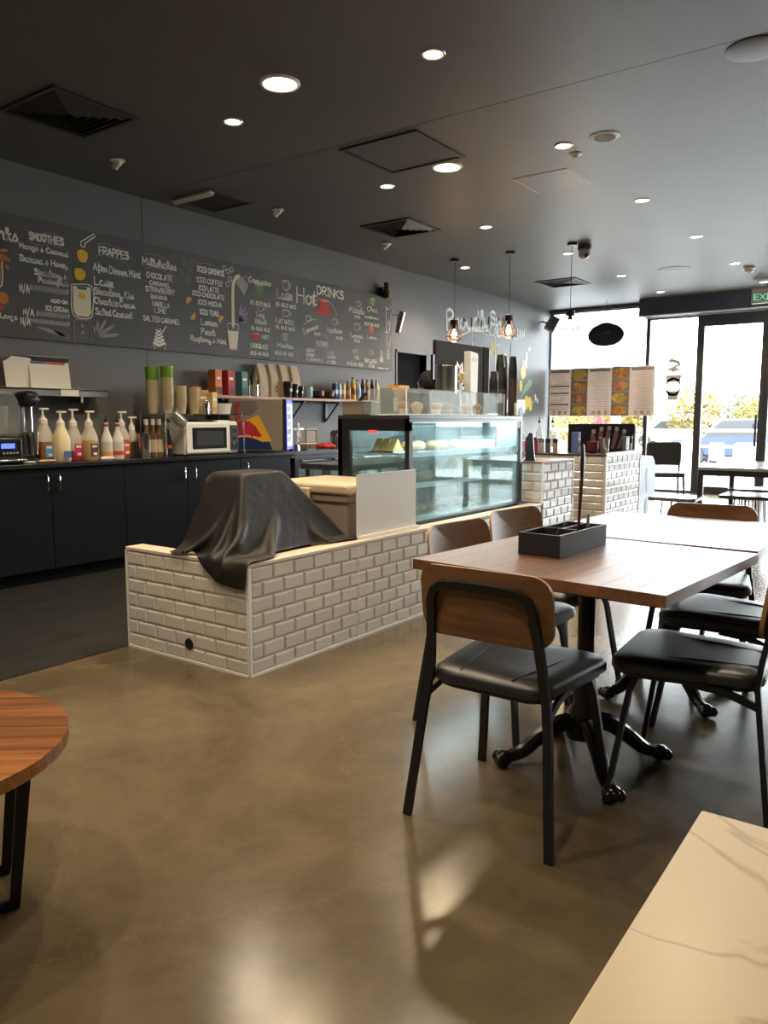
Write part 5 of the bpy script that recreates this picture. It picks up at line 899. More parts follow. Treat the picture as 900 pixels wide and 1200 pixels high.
# ================================================================== TILED COUNTERS
TW, TH, TG = .150, .075, .003
TILE_CACHE = {}
def tile_mesh(w, h):
    k = (round(w,3), round(h,3))
    if k not in TILE_CACHE:
        b, d = min(.010, w*.3), .006; a = w/2; c_ = h/2
        vs = [(-a,0,-c_),(a,0,-c_),(a,0,c_),(-a,0,c_),(-a+b,-d,-c_+b),(a-b,-d,-c_+b),(a-b,-d,c_-b),(-a+b,-d,c_-b)]
        fs = [(0,1,5,4),(1,2,6,5),(2,3,7,6),(3,0,4,7),(4,5,6,7)]
        TILE_CACHE[k] = MB().add(vs, fs).mesh('tile', M_TILE, smooth=False)
    return TILE_CACHE[k]
def tile_face(par, org, d, L, z0, z1, skip=None, phase=0):
    """rows of bevelled tiles on a vertical face that starts at org and runs along the unit vector d (viewer on the right-hand side)"""
    rz = math.atan2(d[1], d[0]); row = 0; z = z1
    while z > z0+.012:
        h = min(TH, z-z0); x = -(TW/2 if (row+phase)%2 else 0)
        while x < L-.005:
            a, b = max(x,0), min(x+TW, L)
            if b-a > .014 and h > .016:
                cx, cz = (a+b)/2, z-h/2
                if not (skip and skip(cx, cz, b-a, h)): linked('tile', tile_mesh(b-a-TG, h-TG), par, (org[0]+d[0]*cx, org[1]+d[1]*cx, cz), rz)
            x += TW
        z -= h; row += 1
LZ = .548
lw = thing('tiled_half_wall', 'low cream tiled counter wall with pale timber cap', 'counter wall', (0,0,0))
X0, Y0, X1, Y1 = 2.526, 2.600, 5.79, 3.515
mb = MB(); mb.span(X0,X1,Y0,Y0+.10,0,LZ-.018); mb.span(X0,X0+.10,Y0+.10,Y1,0,LZ-.018); mb.build('body', M_GROUT, lw)
mb = MB(); mb.span(X0-.008,X1,Y0-.008,Y0+.105,LZ-.018,LZ); mb.span(X0-.008,X0+.105,Y0+.105,Y1,LZ-.018,LZ); mb.build('cap', M_CAP, lw, bevel=.003)
tile_face(lw, (X0-.0005,Y1-.008,0), (0,-1), Y1-Y0-.016, .012, LZ-.02); tile_face(lw, (X0+.014,Y0-.0005,0), (1,0), X1-X0-.02, .012, LZ-.02)
B(X0-.009,X0+.013,Y0-.009,Y0+.008,0,LZ-.018).build('corner_trim', M_WHITE, lw, bevel=.004); B(X0-.009,X0+.002,Y1-.006,Y1+.004,0,LZ-.018).build('end_trim', M_WHITE, lw)
B(X0-.010,X0,Y0,Y1,0,.012).build('base_bead', M_WHITE, lw); B(X0,X1,Y0-.010,Y0,0,.012).build('base_bead', M_WHITE, lw); B(3.36,3.366,Y0-.0075,Y0,.012,LZ-.02).build('joint_strip', M_WHITE, lw)
hl = MB().lathe([(.030,0),(.030,.004),(.024,.005),(.022,.0)], (X0-.006,3.022,.095), 20, Matrix.Rotation(-PI/2,3,'Y')).build('cable_grommet', M_PLAST, lw); MB().lathe([(.001,0),(.024,0),(.024,.003),(.001,.003)], (X0-.0065,3.022,.095), 16, Matrix.Rotation(-PI/2,3,'Y')).build('cable_hole', mat('hole_black',(.003,.003,.003),.9), hl)

BZ = .885
rc = thing('tiled_counter', 'tall cream tiled counter end beside the food display case', 'counter', (0,0,0))
B(5.80,6.44,2.60,3.30,0,BZ-.012).build('body', M_GROUT, rc); B(5.79,6.45,2.592,3.31,BZ-.012,BZ).build('top', paint('brown_counter_top',(.22,.12,.09),.35), rc, bevel=.003)
tile_face(rc, (5.7995,3.28,0), (0,-1), .675, LZ+.005, BZ-.014); tile_face(rc, (5.81,2.5995,0), (1,0), .62, .012, BZ-.014)
B(5.792,5.812,2.592,2.606,LZ,BZ-.01).build('corner_trim', M_WHITE, rc); B(6.43,6.446,2.592,2.606,0,BZ-.01).build('corner_trim', M_WHITE, rc)
cc = thing('tiled_counter', 'far cream tiled service counter carrying sauces and the black display panel', 'counter', (0,0,0))
B(7.27,8.30,2.61,3.20,0,BZ-.012).build('body', M_GROUT, cc); B(7.27,7.95,3.20,4.6,0,BZ-.012).build('return_body', M_GROUT, cc)
mb = MB(); mb.span(7.255,8.31,2.60,3.2,BZ-.012,BZ+.004); mb.span(7.255,7.97,3.2,4.61,BZ-.012,BZ+.004); mb.build('top', paint('dark_counter_top',(.05,.04,.035),.35), cc, bevel=.003)
tile_face(cc, (7.2695,4.59,0), (0,-1), 1.97, .012, BZ-.014); tile_face(cc, (7.28,2.6095,0), (1,0), 1.01, .012, BZ-.014)
B(7.26,7.282,2.600,2.616,0,BZ-.01).build('corner_trim', M_WHITE, cc); B(8.29,8.306,2.600,2.616,0,BZ-.01).build('corner_trim', M_WHITE, cc); B(7.26,8.306,2.598,2.612,BZ-.016,BZ+.02).build('edge_trim', M_WHITE, cc)

# staff-side work bench behind the display case
wbn = thing('work_bench', 'staff work bench hidden behind the glass display case', 'bench', (0,0,0)); B(4.3,7.12,3.36,3.85,.86,.90).build('top', M_STEEL, wbn)
for x in (4.35,7.07):
    for y in (3.40,3.81): B(x-.02,x+.02,y-.02,y+.02,0,.86).build('leg', M_STEEL, wbn)

# ================================================================== FOOD DISPLAY CASE
dcs = thing('display_case', 'black framed glass food display case on the tiled counter', 'display case', (0,0,0))
cx0, cx1, cy0, cy1, cz0, cz1 = 4.05, 5.66, 2.715, 3.29, .02, 1.25
B(cx0+.02,cx1-.02,cy0+.02,cy1-.02,.02,LZ+.02).build('plinth', M_PLAST, dcs); B(cx0,cx1,cy0,cy1,cz1-.025,cz1).build('top', paint('case_top',(.03,.035,.04),.25), dcs, bevel=.003)
for x in (cx0+.02,cx1-.012):
    for y in (cy0+.014,cy1-.02): B(x-.02,x+.02,y-.014,y+.02,LZ+.02,cz1-.025).build('frame_post', M_PLAST, dcs)
for y in (cy0,cy1-.02): B(cx0,cx1,y,y+.02,cz1-.075 if y > 3 else cz1-.045,cz1-.025).build('frame_rail', M_PLAST, dcs)
B(cx0,cx0+.03,cy0,cy1,cz1-.10,cz1-.025).build('frame_rail', M_PLAST, dcs); B(cx0,cx0+.03,cy1-.10,cy1,LZ+.02,cz1-.1).build('frame_stile', M_PLAST, dcs)
B(cx0+.04,cx1-.03,cy0+.006,cy0+.012,LZ+.02,cz1-.045).build('front_pane', M_CASEGLASS, dcs); B(cx0+.006,cx0+.012,cy0+.035,cy1-.1,LZ+.02,cz1-.1).build('side_pane', glass('side_glass',(.88,.93,.92),.03,diffuse=((.4,.45,.45),.03)), dcs); B(cx1-.012,cx1-.006,cy0+.035,cy1-.03,LZ+.02,cz1-.03).build('side_pane', M_CASEGLASS, dcs); B(cx0+.03,cx1-.03,cy1-.012,cy1-.006,LZ+.02,cz1-.03).build('rear_pane', M_CASEGLASS, dcs)
M_SHG = mat('case_shelf', (.45,.52,.53), .15)
for z, d in ((.995,.36),(.79,.44)):
    s_ = B(cx0+.05,cx1-.05,cy0+.10,cy0+.10+d,z,z+.012).build('shelf', M_SHG, dcs); B(cx0+.05,cx1-.05,cy0+.092,cy0+.10,z-.02,z+.014).build('price_rail', paint('price_rail_steel',(.55,.60,.60),.3), s_)
B(cx0+.05,cx1-.05,cy0+.05,cy1-.05,LZ+.02,LZ+.04).build('deck', M_SHG, dcs); B(cx0+.1,cx1-.1,cy0+.05,cy0+.09,cz1-.05,cz1-.035).build('lamp_tube', mat('case_lamp',(.9,.95,1),.4,emit=(.85,.95,1.0),estr=1.2), dcs)
l = bpy.data.lights.new('case_light','AREA'); l.shape = 'RECTANGLE'; l.size = 1.3; l.size_y = .05; l.energy = 9.0; l.color = (.85,.95,1.0)
lo = bpy.data.objects.new('case_light', l); C.objects.link(lo); lo.parent = dcs; lo.location = ((cx0+cx1)/2, cy0+.10, cz1-.055)
B(cx1-.09,cx1-.05,cy0-.002,cy0+.006,cz1-.09,cz1-.05).build('sticker', paint('tan_sticker',(.6,.5,.35)), dcs); B(cx0-.002,cx0,cy0+.25,cy0+.32,cz1-.115,cz1-.095).build('thermometer', mat('red_digits',(.4,.05,.05),.4,emit=(1,.1,.1),estr=.6), dcs)
# food
def bread(x, y, z, l, w, h, col, label, rz=0, kind='bread_roll'):
    t = thing(kind, label, 'food', (x,y,z), rz); m = mat('crust_%02x%02x%02x'%tuple(int(c*255) for c in col), col, .6, noise=((18,18,18), tuple(c*.6 for c in col), 3))
    mb = MB(); mb.sphere((0,0,h*.45), .5, 14, 8, (l,w,h)); mb.v = [(a,b,max(c_,0)) for a,b,c_ in mb.v]; mb.build('crust', m, t)
    MB().sphere((0,0,h*.58), .5, 12, 6, (l*.55,w*.35,h*.75)).build('filling', mat('filling_%d'%(int(x*100)%3), ((.55,.45,.15),(.30,.40,.10),(.62,.35,.18))[int(x*100)%3], .6), t)
nm = ('leftmost','second','third','fourth','fifth','sixth','seventh')
for i in range(5): bread(4.36+i*.155,2.93+.03*(i%2),1.0075,.13,.12,.075,((.50,.30,.11),(.60,.40,.20),(.42,.25,.10))[i%3],'%s filled roll from the left on the upper case shelf'%nm[i],.3*i)
for i in range(5): bread(4.22+i*.16,2.92+.05*(i%2),.8025,.14,.13,.07,((.55,.38,.18),(.62,.44,.22))[i%2],'%s pastry from the left on the middle case shelf'%nm[i],.5*i,'pastry')
for i in range(6): bread(4.25+i*.2,2.93,LZ+.041,.18,.16,.06,((.52,.30,.10),(.60,.40,.18))[i%2],'%s slice from the left on the case deck'%nm[i],.2*i,'cake_slice')
t = thing('food_tray', 'wide yellow tray of sandwiches behind the left glass of the display case', 'tray', (4.20,2.99,1.0075)); B(-.08,.08,-.10,.10,0,.012).build('tray', M_STEEL, t)
for k in range(3): MB().prism([(-.06,.012),(.06,.012),(0,.09)], -.085+k*.06,-.035+k*.06,'xz').build('sandwich', mat('sandwich_bread',(.68,.52,.18),.7), t)
for i, x in enumerate((4.88,5.03)):
    t = thing('paper_food_bag', ('tan paper food bag with a clear window on the middle shelf, left one','tan paper food bag with a clear window on the middle shelf, right one')[i], 'bag', (x,2.87,.8025)); MB().prism([(-.06,0),(.06,0),(.07,.12),(.03,.16),(-.05,.15)], -.03,.03,'xz').build('bag', mat('tan_bag',(.58,.40,.18),.6), t, bevel=.012); MB().prism([(-.03,.03),(.03,.02),(.04,.1),(-.02,.11)], -.034,-.030,'xz').build('window', paint('bag_window',(.70,.58,.35),.2), t)
for i, x in enumerate((5.17,5.34,5.50)):
    t = thing('food_box', '%s white takeaway box stacked at the right of the display case'%nm[i], 'box', (x,2.98,1.0075)); MB().box((0,0,.03),(.14,.14,.06)).build('tray', M_WHITE, t, bevel=.006); MB().box((0,0,.075),(.145,.145,.03)).build('lid', M_ACRYL, t, bevel=.006)
for i, x in enumerate((5.16,5.32,5.46)):
    t = thing('salad_bowl', '%s pale bowl at the right of the middle case shelf'%nm[i], 'bowl', (x,2.95,.8025)); MB().lathe([(.04,0),(.07,.07),(.066,.07),(.038,.006),(.001,.006)], n=18).build('bowl', M_WHITE, t); MB().sphere((0,0,.05), .058, 12, 6, (1,1,.5)).build('salad', mat('salad_%d'%i, ((.25,.35,.10),(.5,.3,.1),(.2,.3,.12))[i], .7, noise=((60,60,60),(.6,.5,.3),2)), t)
# on top of the case
TZ = cz1+.0005
ab = thing('acrylic_cabinet', 'clear acrylic counter box with pastries on top of the display case', 'display box', (4.14,2.80,TZ)); aw, ad, ah = 1.37, .30, .165
for a in ((0,aw,0,.006,0,ah),(0,aw,ad-.006,ad,0,ah),(0,.006,.006,ad-.006,0,ah),(aw-.006,aw,.006,ad-.006,0,ah),(aw*.5,aw*.5+.005,.006,ad-.006,0,ah)): B(*a).build('acrylic_side', M_ACRYL, ab)
B(0,aw,0,ad,ah,ah+.006).build('acrylic_lid', glass('frosted_lid',(.9,.92,.92),.004,diffuse=((.7,.74,.76),.25)), ab); B(-.002,aw+.002,-.002,ad+.002,0,.008).build('base', M_WHITE, ab)
mb = MB(); [mb.span(x,x+.008,y,y+.008,.008,ah) for x in (-.002,aw-.006) for y in (-.002,ad-.006)]; mb.build('edge_strip', M_WHITE, ab)
for i in range(6):
    t = thing('muffin', '%s muffin from the left in the acrylic counter box'%nm[i], 'muffin', (4.30+i*.21,2.93+.03*(i%2),TZ+.009)); MB().lathe([(.025,0),(.038,.05),(.001,.05)], n=14).build('case', paint('muffin_case',(.66,.58,.45),.7), t); MB().sphere((0,0,.055), .045, 12, 7, (1,1,.7)).build('top', mat('muffin_top_%d'%(i%3), ((.50,.24,.12),(.66,.52,.34),(.58,.32,.18))[i%3], .7), t)
t = thing('tong_tub', 'grey square tub with a black handled tool at the left of the case top', 'tub', (4.10,3.17,TZ)); mb = MB().box((0,0,.045),(.10,.17,.09)); mb.build('tub', paint('grey_tub',(.20,.18,.16),.4), t, bevel=.008); MB().tube([(0,-.02,.09),(.01,-.06,.135)], .012, 8).build('tool_handle', M_PLAST, t); MB().sphere((.012,-.063,.14), .017, 10, 6).build('tool_knob', M_PLAST, t); B(-.055,.055,-.09,.09,.085,.093).build('rim', paint('grey_tub_rim',(.3,.28,.25),.4), t)
t = thing('napkin_box', 'black and orange carton on the back left corner of the case top', 'carton', (4.58,3.21,TZ)); B(-.09,.09,-.05,.05,0,.19).build('box', M_PLAST, t); MB().prism([(-.085,.19),(.085,.19),(.04,.10),(.0,.02),(-.02,.1)], -.052,-.05,'xz').build('orange_print', paint('carton_orange',(.75,.36,.03),.5), t); B(-.07,-.02,-.053,-.0505,.03,.13).build('white_print', M_WHITE, t); B(.0,.12,-.055,.055,.19,.215).build('orange_flap', paint('carton_orange',(.75,.36,.03)), t)
t = thing('cup_dispenser', 'polished steel cylinder standing behind the acrylic box', 'canister', (5.295,3.20,TZ)); MB().lathe([(.001,0),(.085,0),(.085,.39),(.08,.395),(.001,.395)], n=28).build('cylinder', M_STEEL, t); MB().lathe([(.086,.385),(.088,.39),(.086,.396)], n=28, cap=False).build('rim', M_CHROME, t)
t = thing('paper_flower', 'small tan paper flower on a white stick behind the acrylic box', 'ornament', (5.44,3.16,TZ)); MB().box((0,0,.19),(.022,.012,.38)).build('stick', M_WHITE, t)
for k in range(6): MB().sphere((.022*math.cos(k*PI/3),-.012,.30+.028*math.sin(k*PI/3)), .018, 8, 6, (1,.4,1)).build('petal', paint('flower_tan',(.55,.36,.18),.7), t)
t = thing('white_carton', 'tall plain white carton standing in front of the black sign board', 'carton', (5.58,3.14,TZ)); MB().prism([(-.055,0),(.05,0),(.062,.49),(.045,.505),(-.065,.515)], -.03,.03,'xz').build('carton', paint('bright_white',(.86,.86,.86),.5), t, bevel=.004); B(-.05,.05,-.031,-.0295,.44,.47).build('crease', M_CREAM, t)
t = thing('glass_tumbler', 'small clear tumbler standing by the steel cylinder', 'glass', (5.49,3.17,TZ)); MB().lathe([(.028,0),(.034,.21),(.031,.21),(.026,.01),(.001,.01)], n=16).build('tumbler', M_CLEAR, t)
M_CUPB = mat('ripple_cup_brown', (.10,.065,.045), .7)
EZ = 1.4205
em = thing('coffee_machine', 'steel espresso machine on the bench with cup stacks on top', 'coffee machine', (6.78,3.60,.9005))
B(-.28,.28,-.22,.22,.06,.30).build('body', M_STEEL, em, bevel=.01); B(-.30,.30,-.23,.23,.38,.52).build('cup_warmer', M_PLAST, em, bevel=.01); B(-.28,.28,0,.22,.30,.38).build('back_panel', M_STEEL, em)
for x in (-.22,.22):
    for y in (-.16,.16): MB().tube([(x,y,0),(x,y,.06)], .02, 8).build('foot', M_PLAST, em)
for x in (-.12,.12): MB().lathe([(.001,0),(.03,0),(.03,.05),(.001,.05)], (x,.14,.30), 14).build('group_head', M_CHROME, em)
def inv_stack(x, y, n, label, z=TZ, brown=True, r=.044):
    t = thing('takeaway_cup_stack', label, 'cup stack', (x,y,z), group='inverted takeaway cup stacks')
    prof = [(r*1.04,0),(r*1.04,.008),(r*.97,.008),(r*.70,.105),(.001,.105)]
    a = MB().lathe(prof, n=18).mesh('cup', M_CUPB); b = MB().lathe(prof, n=18).mesh('cup', paint('cup_black',(.02,.019,.019),.5))
    for k in range(n): linked('cup', a if brown and k < n-4 else b, t, (0,0,k*.021))
inv_stack(6.625,3.48,8,'shortest stack of inverted black cups beside the black sign board',EZ); inv_stack(6.79,3.50,16,'tall left stack of inverted brown cups on the coffee machine',EZ); inv_stack(6.91,3.53,16,'second tall stack of inverted brown cups on the coffee machine',EZ); inv_stack(6.70,3.56,5,'low stack of inverted dark cups behind the shortest one',EZ,False)
inv_stack(5.560,2.845,14,'middle stack of inverted brown cups with black tops on the case',r=.036); inv_stack(5.612,2.782,18,'rightmost tall stack of inverted brown cups above the white card',r=.036)
t = thing('card_holder', 'white card holder with a pale blue tag at the right end of the case top', 'card holder', (5.60,2.727,TZ)); MB().box((0,0,.05),(.10,.02,.10)).build('holder', M_WHITE, t, bevel=.004); MB().prism([(-.01,0),(.06,0),(.055,.055),(.03,.07),(.0,.055)], -.016,-.0105,'xz').build('tag', paint('pale_blue_tag',(.42,.60,.76),.5), t)
# black sign board behind the case, standing on the work bench
t = thing('sign_board', 'tall black sign board with rose gold lettering behind the display case', 'sign', (0,0,.9005)); bx0, bx1, by = 5.485, 6.40, 3.42
B(bx0,bx1,by,by+.03,0,.97).build('board', paint('sign_black',(.022,.018,.019),.75,spec=.2), t, bevel=.004); B(bx0-.03,bx0-.004,by+.005,by+.03,.65,.85).build('hinge', M_PLAST, t); B(bx1-.10,bx1-.004,by-.006,by,0,.97).build('dark_strip', paint('sign_strip',(.01,.01,.01),.8,spec=.1), t); B(bx1,bx1+.012,by,by+.03,.1,.97).build('edge_strip', M_WHITE, t)
M_ROSE = mat('rose_gold_print', (.55,.33,.25), .35, metal=.3)
for s_, x0, x1, z, h, w in (('MY',5.82,6.06,.735,.075,.010),('ST',5.86,6.06,.63,.10,.013)):
    mb = MB(); letter(mb, s_, x0, z, x1, z, h, w, by-.002, True); mb.build('lettering', M_ROSE, t, smooth=False)
mb = MB(); letter(mb, 'OGA', 5.87, .565, 6.08, .565, .045, .006, by-.002, True); mb.build('lettering', M_WHITE, t, smooth=False)

# ================================================================== STAFF PERSON (only the dark hair shows above the case)
def person(loc, rz):
    t = thing('person', 'staff member with black curly hair standing behind the display case', 'person', loc, rz)
    V = [(0,0,.93),(0,0,1.05),(0,-.005,1.20),(0,.0,1.34),(0,.01,1.43),(0,.02,1.50)]; R = [(.15,.105),(.14,.10),(.155,.11),(.165,.10),(.065,.06),(.055,.055)]; E_ = [(0,1),(1,2),(2,3),(3,4),(4,5)]
    def chain(start, pts):
        p = start
        for q, r in pts: V.append(q); R.append((r,r)); E_.append((p,len(V)-1)); p = len(V)-1
        return p
    for s in (-1,1):
        w = chain(3, [((s*.17,0,1.37),.062),((s*.215,.0,1.22),.048),((s*.23,.03,1.10),.042),((s*.20,.16,1.04),.036),((s*.17,.27,1.03),.028),((s*.165,.31,1.03),.033),((s*.16,.35,1.025),.030)])
        for k, dx in enumerate((-.027,-.009,.009,.027)): chain(w, [((s*.16+dx,.375,1.022),.0095),((s*.16+dx*1.15,.40+.006*(k in (1,2)),1.012),.0085),((s*.16+dx*1.2,.418+.008*(k in (1,2)),.995),.0075)])
        chain(w-1, [((s*.16-s*.035,.335,1.02),.0105),((s*.16-s*.05,.36,1.01),.009)])
        chain(0, [((s*.095,0,.86),.095),((s*.10,.01,.66),.072),((s*.10,.01,.47),.052),((s*.10,-.01,.28),.045),((s*.10,-.02,.09),.032),((s*.105,.02,.05),.035),((s*.11,.10,.035),.033),((s*.11,.16,.03),.025)])
    me = bpy.data.meshes.new('body'); me.from_pydata(V, E_, []); o = bpy.data.objects.new('body', me); C.objects.link(o); o.parent = t
    sk = o.modifiers.new('skin','SKIN'); sk.use_smooth_shade = True
    for i, d in enumerate(me.skin_vertices[0].data): d.radius = R[i]; d.use_root = (i == 0)
    ss = o.modifiers.new('sub','SUBSURF'); ss.levels = 1; ss.render_levels = 2; me.materials.append(paint('staff_black_clothes',(.015,.015,.017),.8))
    skin = mat('skin_tone', (.45,.27,.18), .5); hd = MB(); hd.sphere((0,.035,1.56), .1, 20, 14, (.80,.95,1.15)); hd.v = [(x*(1-.25*max(0,(1.52-z)/.1)), y+(.018 if abs(x) < .014 and y > .11 and 1.52 < z < 1.57 else 0), z) for x,y,z in hd.v]
    h = hd.build('head', skin, t)
    for s in (-1,1): MB().sphere((s*.03,.122,1.575), .011, 8, 6).build('eye', M_WHITE, h); MB().sphere((s*.081,.03,1.555), .026, 8, 6, (.35,.7,1.1)).build('ear', skin, h)
    MB().sphere((0,.127,1.505), .02, 8, 5, (1.1,.3,.3)).build('mouth', paint('lip',(.35,.12,.10)), h); MB().lathe([(.05,1.44),(.05,1.50)], (0,.02,0), 14, cap=False).build('neck', skin, t)
    rnd = random.Random(5); hr = MB(); hr.sphere((0,.008,1.592), .1, 24, 16, (1.08,1.14,1.02))
    for k in range(420):
        a, b = rnd.uniform(0,2*PI), rnd.uniform(-.55,1.5); d = Vector((math.cos(a)*math.cos(b), math.sin(a)*math.cos(b), math.sin(b)))
        if d.y > .55 and d.z < .45: continue
        hr.sphere(Vector((0,.008,1.592))+Vector((d.x*.100,d.y*.106,d.z*.096)), rnd.uniform(.010,.017), 6, 4)
    hr.build('hair', paint('black_hair',(.008,.008,.010),.75), t)
    ap_ = MB(); n = 9
    for k in range(n-1):
        a0, a1 = -1.1+2.2*k/(n-1), -1.1+2.2*(k+1)/(n-1)
        ap_.add([(.19*math.sin(a0),.17*math.cos(a0)-.02,z) for z in (.55,1.30)]+[(.19*math.sin(a1),.17*math.cos(a1)-.02,z) for z in (.55,1.30)], [(0,2,3,1)])
    ap_.build('apron', paint('apron_black',(.02,.02,.022),.85), t)
person((6.56,4.15,.0045), 0)

# ================================================================== COVERED MACHINE, BIN, WHITE PANEL
def drape():
    n = 64; W_, D_ = 1.2, 0.65; a = math.radians(4)
    u, v = np.meshgrid(np.linspace(-0.62,0.58,n), np.linspace(-0.4,0.25,n), indexing='ij')
    P = np.stack([2.94+u*math.cos(a)-v*math.sin(a), 2.98+u*math.sin(a)+v*math.cos(a), np.full_like(u,1.02)], -1)
    rs = np.random.RandomState(4); P[...,2] += rs.rand(n,n)*.012
    O = P.copy(); du, dv = W_/(n-1), D_/(n-1)
    base = np.array([2.56, 3.48, 2.7, 3.22]); top = np.array([2.76, 3.05, 2.86, 3.08]); zt, zb = .945, .30
    planes = [((0,0,1), zt)]
    for k, sgn, ax in ((0,-1,0),(1,1,0),(2,-1,1),(3,1,1)):
        run = abs(top[k]-base[k]); L = math.hypot(run, zt-.50); nn = np.zeros(3); nn[ax] = sgn*(zt-.50)/L; nn[2] = run/L
        p0 = np.zeros(3); p0[ax] = top[k]; p0[2] = zt; planes.append((nn, float(nn@p0)))
    N_ = np.array([p[0] for p in planes], float); Dp = np.array([p[1] for p in planes])
    boxes = [((2.515,2.592,-1),(2.635,3.52,.553)), ((2.515,2.592,-1),(4.2,2.708,.553))]
    th = .008
    def collide(P, Q):
        sd = P@N_.T-Dp; k = sd.argmax(-1); s = np.take_along_axis(sd, k[...,None], -1)[...,0]; inside = (s < th)&(P[...,2] > zb)
        P += np.where(inside[...,None], N_[k]*(th-s)[...,None], 0); hit = inside
        for lo, hi in boxes:
            lo_, hi_ = np.array(lo)-th, np.array(hi)+th; ins = ((P > lo_)&(P < hi_)).all(-1)
            dd = np.concatenate([P-lo_, hi_-P], -1); dd[...,2] = 9; j = dd.argmin(-1); ax = j%3; val = np.where(j < 3, lo_[ax], hi_[ax])
            idx = np.where(ins)
            P[idx[0],idx[1],ax[idx]] = val[idx]; hit = hit|ins
        P[...,2] = np.maximum(P[...,2], .02)
        return hit
    def con(A, B_, L, w=1.0):
        d = B_-A; l = np.linalg.norm(d, axis=-1, keepdims=True)+1e-9; c_ = d*(.5*w*(1-L/l)); A += c_; B_ -= c_
    diag = math.hypot(du, dv)
    for it in range(230):
        V_ = (P-O)*.965; O = P.copy(); P = P+V_; P[...,2] -= .00065
        for s in range(7):
            for o in (0,1):
                m = (n-o)//2*2+o
                con(P[o:m:2][:(n-o)//2], P[o+1:m+1:2][:(n-o)//2], du); con(P[:,o:m:2][:,:(n-o)//2], P[:,o+1:m+1:2][:,:(n-o)//2], dv)
            con(P[:-1,:-1], P[1:,1:], diag, .25); con(P[1:,:-1], P[:-1,1:], diag, .25)
            con(P[:-4], P[4:], du*4, .10); con(P[:,:-4], P[:,4:], dv*4, .10)
            hit = collide(P, O)
        O[hit] += (P[hit]-O[hit])*.55
    fs = [(i*n+j, (i+1)*n+j, (i+1)*n+j+1, i*n+j+1) for i in range(n-1) for j in range(n-1)]
    return P.reshape(-1,3).tolist(), fs
cv = thing('machine_cover', 'crumpled black fabric cover thrown over a machine behind the half wall', 'cover', (0,0,0))
vs_, fs_ = drape()
o_ = MB().add(vs_, fs_).build('fabric', M_CLOTH, cv, ang=180); so = o_.modifiers.new('thick','SOLIDIFY'); so.thickness = .003; su = o_.modifiers.new('sub','SUBSURF'); su.levels = 1; su.render_levels = 1
mc = thing('covered_machine', 'bulky machine hidden beneath the black fabric cover', 'machine', (2.9,3.05,0))
mb = MB(); mb.prism([(-.12,.925),(.13,.925),(.40,.50),(.40,.01),(-.20,.01),(-.20,.50)], -.17,.02,'xz'); mb.build('housing', M_STEEL, mc)
t = thing('insulated_bin', 'beige lidded bin with a side latch behind the white panel', 'bin', (3.78,3.08,0))
M_BEI, M_TAN = mat('bin_lid_beige',(.60,.47,.32),.45), mat('bin_body_taupe',(.26,.20,.15),.5)
B(-.28,.21,-.30,.26,.02,.78).build('body', M_TAN, t, bevel=.02); B(-.31,.24,-.34,.29,.785,.85).build('lid', M_BEI, t, bevel=.018)
B(-.295,.225,-.315,.275,.74,.785).build('rim', M_TAN, t, bevel=.008); B(-.18,-.12,-.365,-.335,.58,.82).build('latch', M_BEI, t, bevel=.006); B(-.335,-.305,-.05,.02,.6,.82).build('latch', M_BEI, t, bevel=.006)
t = thing('splash_guard', 'white ribbed plastic panel standing on the half wall cap', 'panel', (0,0,LZ+.0005))
mb = MB(); x0_, x1_ = 3.435, 4.03
mb.span(x0_,x1_,2.650,2.656,0,.362); mb.build('sheet', paint('panel_white',(.70,.69,.66),.4), t)
for k in range(40): B(x0_+.0075+k*.015-.0012,x0_+.0075+k*.015+.0012,2.6496,2.650,.004,.358).build('rib', MATS['panel_white'], t)
B(x0_-.004,x0_,2.648,2.658,0,.366).build('edge_strip', M_WHITE, t); B(x0_,x1_,2.648,2.658,.362,.366).build('edge_strip', M_WHITE, t); B(x0_,x1_+.01,2.630,2.648,0,.018).build('foot_strip', M_CREAM, t)

# ================================================================== THINGS ON THE FAR SERVICE COUNTERS
KZ = BZ+.0045
t = thing('tablet_stand', 'thin dark panel standing upright on the tall counter end', 'panel', (5.87,2.74,BZ+.0005)); MB().prism([(-.04,0),(.04,0),(.03,.20),(.01,.23),(-.02,.225)], -.006,.006,'yz').build('panel', M_PLAST, t); B(-.02,.02,-.05,.05,0,.008).build('foot', M_PLAST, t); MB().prism([(-.045,0),(-.04,0),(.03,.2),(.01,.235),(.0,.23)], .006,.009,'yz').build('pale_edge', M_WHITE, t)
for i, (x, y) in enumerate(((7.42,3.62),(7.42,3.44))):
    t = thing('sauce_dispenser', ('red and black sauce dispenser, left of the pair','red and black sauce dispenser, right of the pair')[i], 'dispenser', (x,y,KZ)); B(-.06,.06,-.065,.065,0,.12).build('red_base', paint('sauce_base_red',(.42,.02,.05),.35), t, bevel=.008); B(-.055,.055,-.06,.06,.12,.20 if i == 0 else .155).build('black_top', M_PLAST, t, bevel=.008); MB().tube([(-.06,-.02,.06),(-.075,-.02,.04)], .008, 6).build('tap', M_CHROME, t)
for i, (x, y) in enumerate(((7.62,3.78),(7.64,3.70),(7.62,3.46),(7.64,3.32))):
    t = thing('vodka_style_bottle', '%s clear syrup bottle with dark pourer on the far counter'%nm[i], 'bottle', (x,y,KZ), group='clear bottles on the far counter'); t.name = 'clear_syrup_bottle'
    MB().lathe([(.001,0),(.038,0),(.04,.01),(.04,.18),(.032,.21),(.014,.24),(.013,.30),(.001,.30)], n=16).build('body', M_CLEAR, t); MB().lathe([(.041,.05),(.041,.14)], n=16, cap=False).build('label', M_WHITE if i > 1 else M_PLAST, t); MB().lathe([(.015,.30),(.015,.325),(.006,.33),(.005,.36)], n=10).build('pourer', M_PLAST, t)
